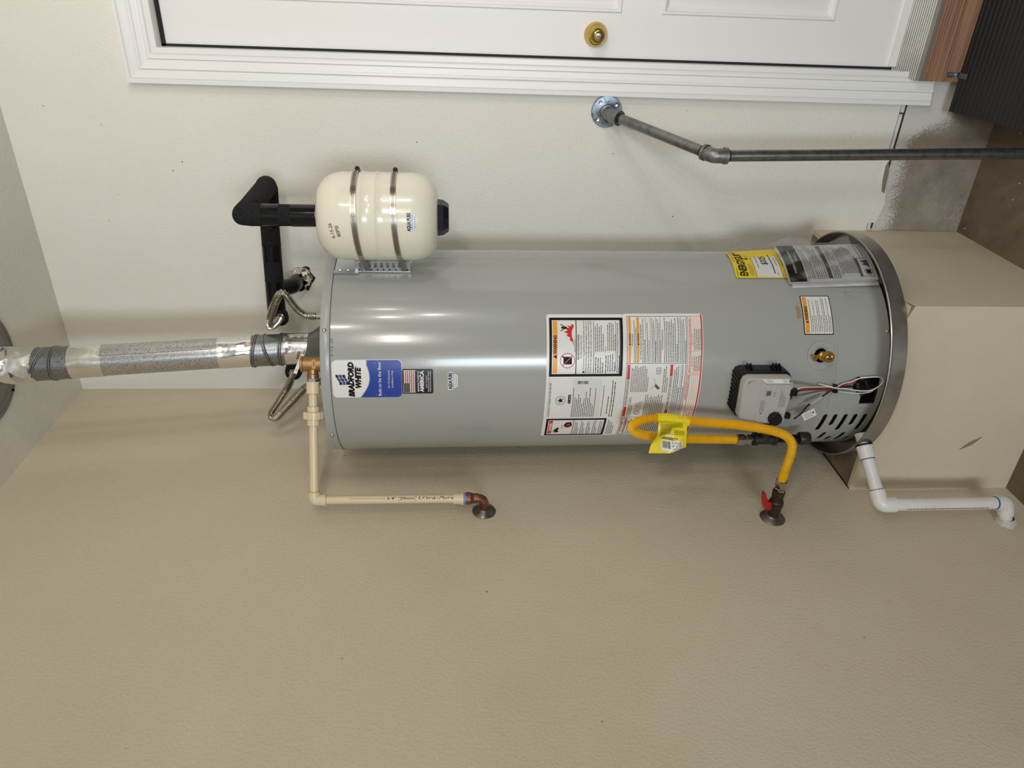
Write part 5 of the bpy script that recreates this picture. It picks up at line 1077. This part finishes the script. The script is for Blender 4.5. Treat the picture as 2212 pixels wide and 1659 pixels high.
# ================================================================== HANDRAIL
hr_ = thing('pipe_handrail', 'galvanised pipe handrail bolted to the wall below the white door casing', 'handrail', (0.90, -0.34, 0.0))
FC = V((0.912, 0.0, 1.169))
fo = part('floor_flange', MB().lathe([(0.0440, 0.0), (0.0440, 0.005), (0.0425, 0.0065), (0.0250, 0.0075), (0.0205, 0.010), (0.0195, 0.022), (0.0180, 0.0225)], FC, (0, -1, 0), 40), M_flange, hr_)
for an in (40, 130, 220, 310): part('screw', MB().lathe([(0.0058, 0), (0.0052, 0.0014), (0.002, 0.0008)], FC+V((0.032*cos(rad(an)), -0.0066, 0.032*sin(rad(an)))), (0, -1, 0), 14), M_zinc, fo)
PT = V((0.8755, -0.350, 0.958)); k0 = FC+V((0, -0.052, -0.002)); dd = (PT-k0).normalized(); PB = V((0.904, -0.352, 0.0))
part('elbow', MB().tube([FC+V((0, -0.016, 0)), FC+V((0, -0.034, 0)), k0+dd*0.008, k0+dd*0.030], [0.0178, 0.0182, 0.0186, 0.0186], 24).tube([k0+dd*0.024, k0+dd*0.036], 0.0205, 24), M_gcast, hr_)
part('thread', MB().tube([k0+dd*0.034, k0+dd*0.046], 0.0126, 20), mat('dark_threads', S(52, 46, 40), 0.6, 0.5), hr_)
part('pipe', MB().tube([k0+dd*0.044, PT-dd*0.040], 0.0136, 24), M_gpipe, hr_)
part('thread', MB().tube([PT-dd*0.042, PT-dd*0.030], 0.0127, 20), bpy.data.materials['dark_threads'], hr_)
pdn = (PB-PT).normalized()
part('elbow', MB().tube([PT-dd*0.032, PT-dd*0.024], 0.0205, 24).tube([PT-dd*0.030]+fillet([PT-dd*0.026, PT, PT+pdn*0.026], 0.02, 8)+[PT+pdn*0.030], 0.0180, 24).tube([PT+pdn*0.024, PT+pdn*0.034], 0.0205, 24), M_gcast, hr_)
part('thread', MB().tube([PT+pdn*0.030, PT+pdn*0.042], 0.0128, 20), bpy.data.materials['dark_threads'], hr_)
part('post', MB().tube([PT+pdn*0.040, PB], 0.0140, 24), M_gpipe, hr_)
part('floor_flange', MB().lathe([(0.044, 0), (0.044, 0.006), (0.020, 0.009), (0.019, 0.022)], PB, (0, 0, 1), 32), M_flange, hr_)

# ================================================================== PAPERWORK AT THE FOOT OF THE HEATER
# energy card, curling off at its lower right corner
EW, EH = 0.150, 0.185
def ecP(u, v, h=0):
    th_ = -21.6+math.degrees(u/HR); lift = 0.003+h+0.010*max(0, (u-0.09)/0.06)*max(0, 1-v/0.12)
    return V(HP(th_, 0.6855+v-0.10*u, HR+lift))
ec = thing('energy_card', 'yellow and white cost card behind the bagged manual reading ENERGYGUIDE', 'card', tuple(ecP(EW/2, 0)))
es = Surf(ecP); s = Sheet(es)
s.rrect(0, 0, EW, EH, 0.006, 'e', 0.0004, edge=0.0)
s.text('ENERGYGUIDE', EW*0.49, EH-0.034, 0.0205, 'k', width=EW*0.88, bold=0.03); s.poly([(EW*0.54, EH-0.042), (EW*0.62, EH-0.042), (EW*0.58, EH-0.050)], 'k', 0.0012); s.rect(EW*0.57, EH-0.042, EW*0.59, EH-0.033, 'k', 0.0012, 1)
s.bars(0.004, 0.040, EH-0.0075, 0.0032, 'g', 0.0012); s.bars(0.070, EW-0.006, EH-0.0075, 0.0032, 'g', 0.0012)
s.para(0.008, 0.066, EH-0.040, EH-0.052, 3, 'g', 0.8, h=0.0012); s.para(EW-0.050, EW-0.008, EH-0.040, EH-0.050, 3, 'g', 0.8, h=0.0012)
s.rect(0.003, EH-0.128, EW-0.003, EH-0.057, 'w', 0.0008); s.rect(0.003, EH-0.0575, EW-0.003, EH-0.0565, 'k', 0.0010); s.rect(0.003, EH-0.1285, EW-0.003, EH-0.1275, 'k', 0.0010)
s.text('Estimated Yearly Energy Cost', EW*0.50, EH-0.070, 0.0042, 'g', width=0.072); s.text('$325', EW*0.52, EH-0.096, 0.0165, 'k', width=0.046, bold=0.02)
s.rect(0.016, EH-0.1095, EW-0.018, EH-0.1070, 'k', 0.0012); s.text('$295', 0.016, EH-0.1185, 0.0036, 'g', width=0.010); s.text('$348', EW-0.016, EH-0.1185, 0.0036, 'g', width=0.010); s.bars(0.05, 0.094, EH-0.1200, 0.0034, 'g', 0.0012)
s.bars(0.048, 0.094, EH-0.1385, 0.0045, 'k', 0.0012); s.bars(0.014, EW-0.016, EH-0.1480, 0.0045, 'k', 0.0012); s.rect(EW-0.030, EH-0.175, EW-0.006, EH-0.152, 'k', 0.0012)
s.build(ec, {'e': ('card', M_eyellow), 'w': ('white_panel', M_card), 'k': ('lettering', M_ink), 'g': ('fine_print', M_greyink)})
# manual booklet in a clear bag, standing in the pan
MW, MH = 0.142, 0.236
m0 = HP(-26.9, 0.6, HR+0.014); m0.z = 0
def mnP(u, v, h=0):
    R_ = 0.30; a0 = rad(-26.9+90-7); a = a0+u/R_
    x = m0.x+R_*(sin(a)-sin(a0)); y = m0.y+R_*(-cos(a)+cos(a0)); n_ = V((sin(a), -cos(a), 0))
    return V((x, y, 0.4995+v))+n_*(h)+V((0.016, 0.002, 0))*(1-v/MH)*0.6
mn = thing('manual_booklet', 'installation manual with black title band beside the yellow card', 'booklet', tuple(mnP(MW/2, 0)))
pg = MB()
def slab(mb, P, w_, h_, t0, t1, nu=16, nv=6):
    vs = []; fs = []
    for h in (t0, t1):
        for i in range(nu+1):
            for j in range(nv+1): vs.append(P(w_*i/nu, h_*j/nv, h))
    K = (nu+1)*(nv+1); q = lambda i, j, l: l*K+i*(nv+1)+j
    for i in range(nu):
        for j in range(nv):
            for l in (0, 1): fs.append((q(i, j, l), q(i+1, j, l), q(i+1, j+1, l), q(i, j+1, l)))
    for i in range(nu): fs += [(q(i, 0, 0), q(i+1, 0, 0), q(i+1, 0, 1), q(i, 0, 1)), (q(i, nv, 0), q(i+1, nv, 0), q(i+1, nv, 1), q(i, nv, 1))]
    for j in range(nv): fs += [(q(0, j, 0), q(0, j+1, 0), q(0, j+1, 1), q(0, j, 1)), (q(nu, j, 0), q(nu, j+1, 0), q(nu, j+1, 1), q(nu, j, 1))]
    mb.add(vs, fs)
slab(pg, mnP, MW, MH, -0.008, 0.0); part('pages', pg, M_card, mn)
ins2 = MB(); slab(ins2, lambda u, v, h: mnP(u-0.010, v-0.004, h), MW*0.9, MH*0.98, -0.0135, -0.010); part('insert', ins2, M_card, mn)
s = Sheet(Surf(mnP)); s.rect(0, MH-0.046, MW, MH, 'k', 0.0006)
s.text('Installation and Operation', MW*0.50, MH-0.024, 0.0068, 'w', width=MW*0.62, shear=0.22, bold=0.008, h=0.0012); s.text('Manual', MW*0.58, MH-0.036, 0.0062, 'w', width=MW*0.17, shear=0.22, h=0.0012)
def box_(u0, v0, u1, v1): s.frame(u0, v0, u1, v1, 0.0009, 'k', 0.0008)
y = MH-0.050
s.rect(0, y-0.001, MW, y, 'k', 0.0008)
for hh, n_ in ((0.017, 3), (0.028, 5)):
    box_(0.008, y-hh-0.003, MW-0.006, y-0.003); s.para(0.011, MW-0.012, y-0.004, y-hh-0.001, n_, 'k', 0.5, h=0.0009); y -= hh+0.004
box_(0.008, y-0.036, MW-0.006, y-0.002); s.rect(0.009, y-0.013, MW-0.007, y-0.003, 'g', 0.0008); s.para(0.011, MW-0.012, y-0.015, y-0.034, 4, 'k', 0.6, h=0.0009); y -= 0.039
s.para(0.016, MW-0.012, y, y-0.052, 11, 'k', 0.6, h=0.0009, indent=0.006)
box_(0.010, 0.006, 0.074, 0.046); s.disc(0.026, 0.020, 0.0105, 'k', 0.0010, 24, 0.0092); s.rect(0.020, 0.014, 0.032, 0.026, 'k', 0.0009, 2); s.poly([(0.040, 0.012), (0.068, 0.012), (0.064, 0.034), (0.056, 0.024), (0.050, 0.030), (0.046, 0.020)], 'g', 0.0009); s.rect(0.012, 0.038, 0.072, 0.044, 'g', 0.0009)
box_(MW-0.068, 0.010, MW-0.008, 0.028); s.bars(MW-0.064, MW-0.014, 0.017, 0.004, 'g', 0.0010)
part('black_print', s.m['k'], M_ink, mn, smooth=0); part('grey_print', s.m['g'], M_greyink, mn, smooth=0); part('title', s.m['w'], M_white, mn, smooth=0)
bg = MB(); vs = []; fs = []; NU, NV = 30, 30
for i in range(NU+1):
    for j in range(NV+1):
        u = -0.016+(MW+0.044)*i/NU; v = -0.012+(MH+0.030)*j/NV
        v = min(v, MH+0.012+0.004*sin(u*90)); e = max(0, u-MW)*0.8+max(0, -u)*0.6
        hgt = 0.0045+0.0018*sin(u*95+v*40)+0.0014*sin(v*120-u*60)-0.10*e*0.5+(0.012*sin(v*38+1)*max(0, u-MW)/0.028)
        p = mnP(u, max(v, -0.006), hgt); vs.append(p)
for i in range(NU):
    for j in range(NV): a = i*(NV+1)+j; fs.append((a, a+1, a+NV+2, a+NV+1))
single('plastic_bag', bg.add(vs, fs), M_bag, 'clear crinkled plastic bag around the manual', 'bag', smooth=60)

# ================================================================== SMALL MARKS
mk = MB()
for k in range(34):                                         # dark specks left on the paint of the cream wall
    x, z = RNG.uniform(0.15, 0.93), RNG.uniform(0.4, 2.75); r = RNG.uniform(0.0006, 0.0019)
    mk.prism([(r*cos(2*pi*i/6)*RNG.uniform(0.6, 1.6), r*sin(2*pi*i/6)) for i in range(6)], (x, 0, z), (1, 0, 0), (0, 0, 1), (0, -1, 0), 0.0, 0.0004)
o_ = struct('paint_specks', mk, mat('dark_specks', S(70, 62, 54), 0.9), None, wall_back, smooth=0)
mk = MB()
for k in range(40):
    y, z = RNG.uniform(-1.7, -0.1), RNG.uniform(0.3, 2.7); r = RNG.uniform(0.0006, 0.0020)
    mk.prism([(r*cos(2*pi*i/6)*RNG.uniform(0.6, 1.9), r*sin(2*pi*i/6)*0.7) for i in range(6)], (0, y, z), (0, -1, 0), (0, 0, 1), (1, 0, 0), 0.0, 0.0004)
struct('paint_specks', mk, bpy.data.materials['dark_specks'], None, bpy.data.objects['wall_left'], smooth=0)
gr = MB()
for k in range(26):
    x, y = RNG.uniform(0.58, 1.0), RNG.uniform(-0.6, -0.02); r = RNG.uniform(0.0008, 0.0022); gr.obox((x, y, r*0.5), V((r, r*0.3, 0)), V((-r*0.3, r*0.8, 0)), V((0, 0, r*0.5)))
o_ = struct('floor_grit', gr, mat('pale_grit', S(190, 182, 168), 0.8), None, bpy.data.objects['floor'], smooth=0); o_['kind'] = 'stuff'
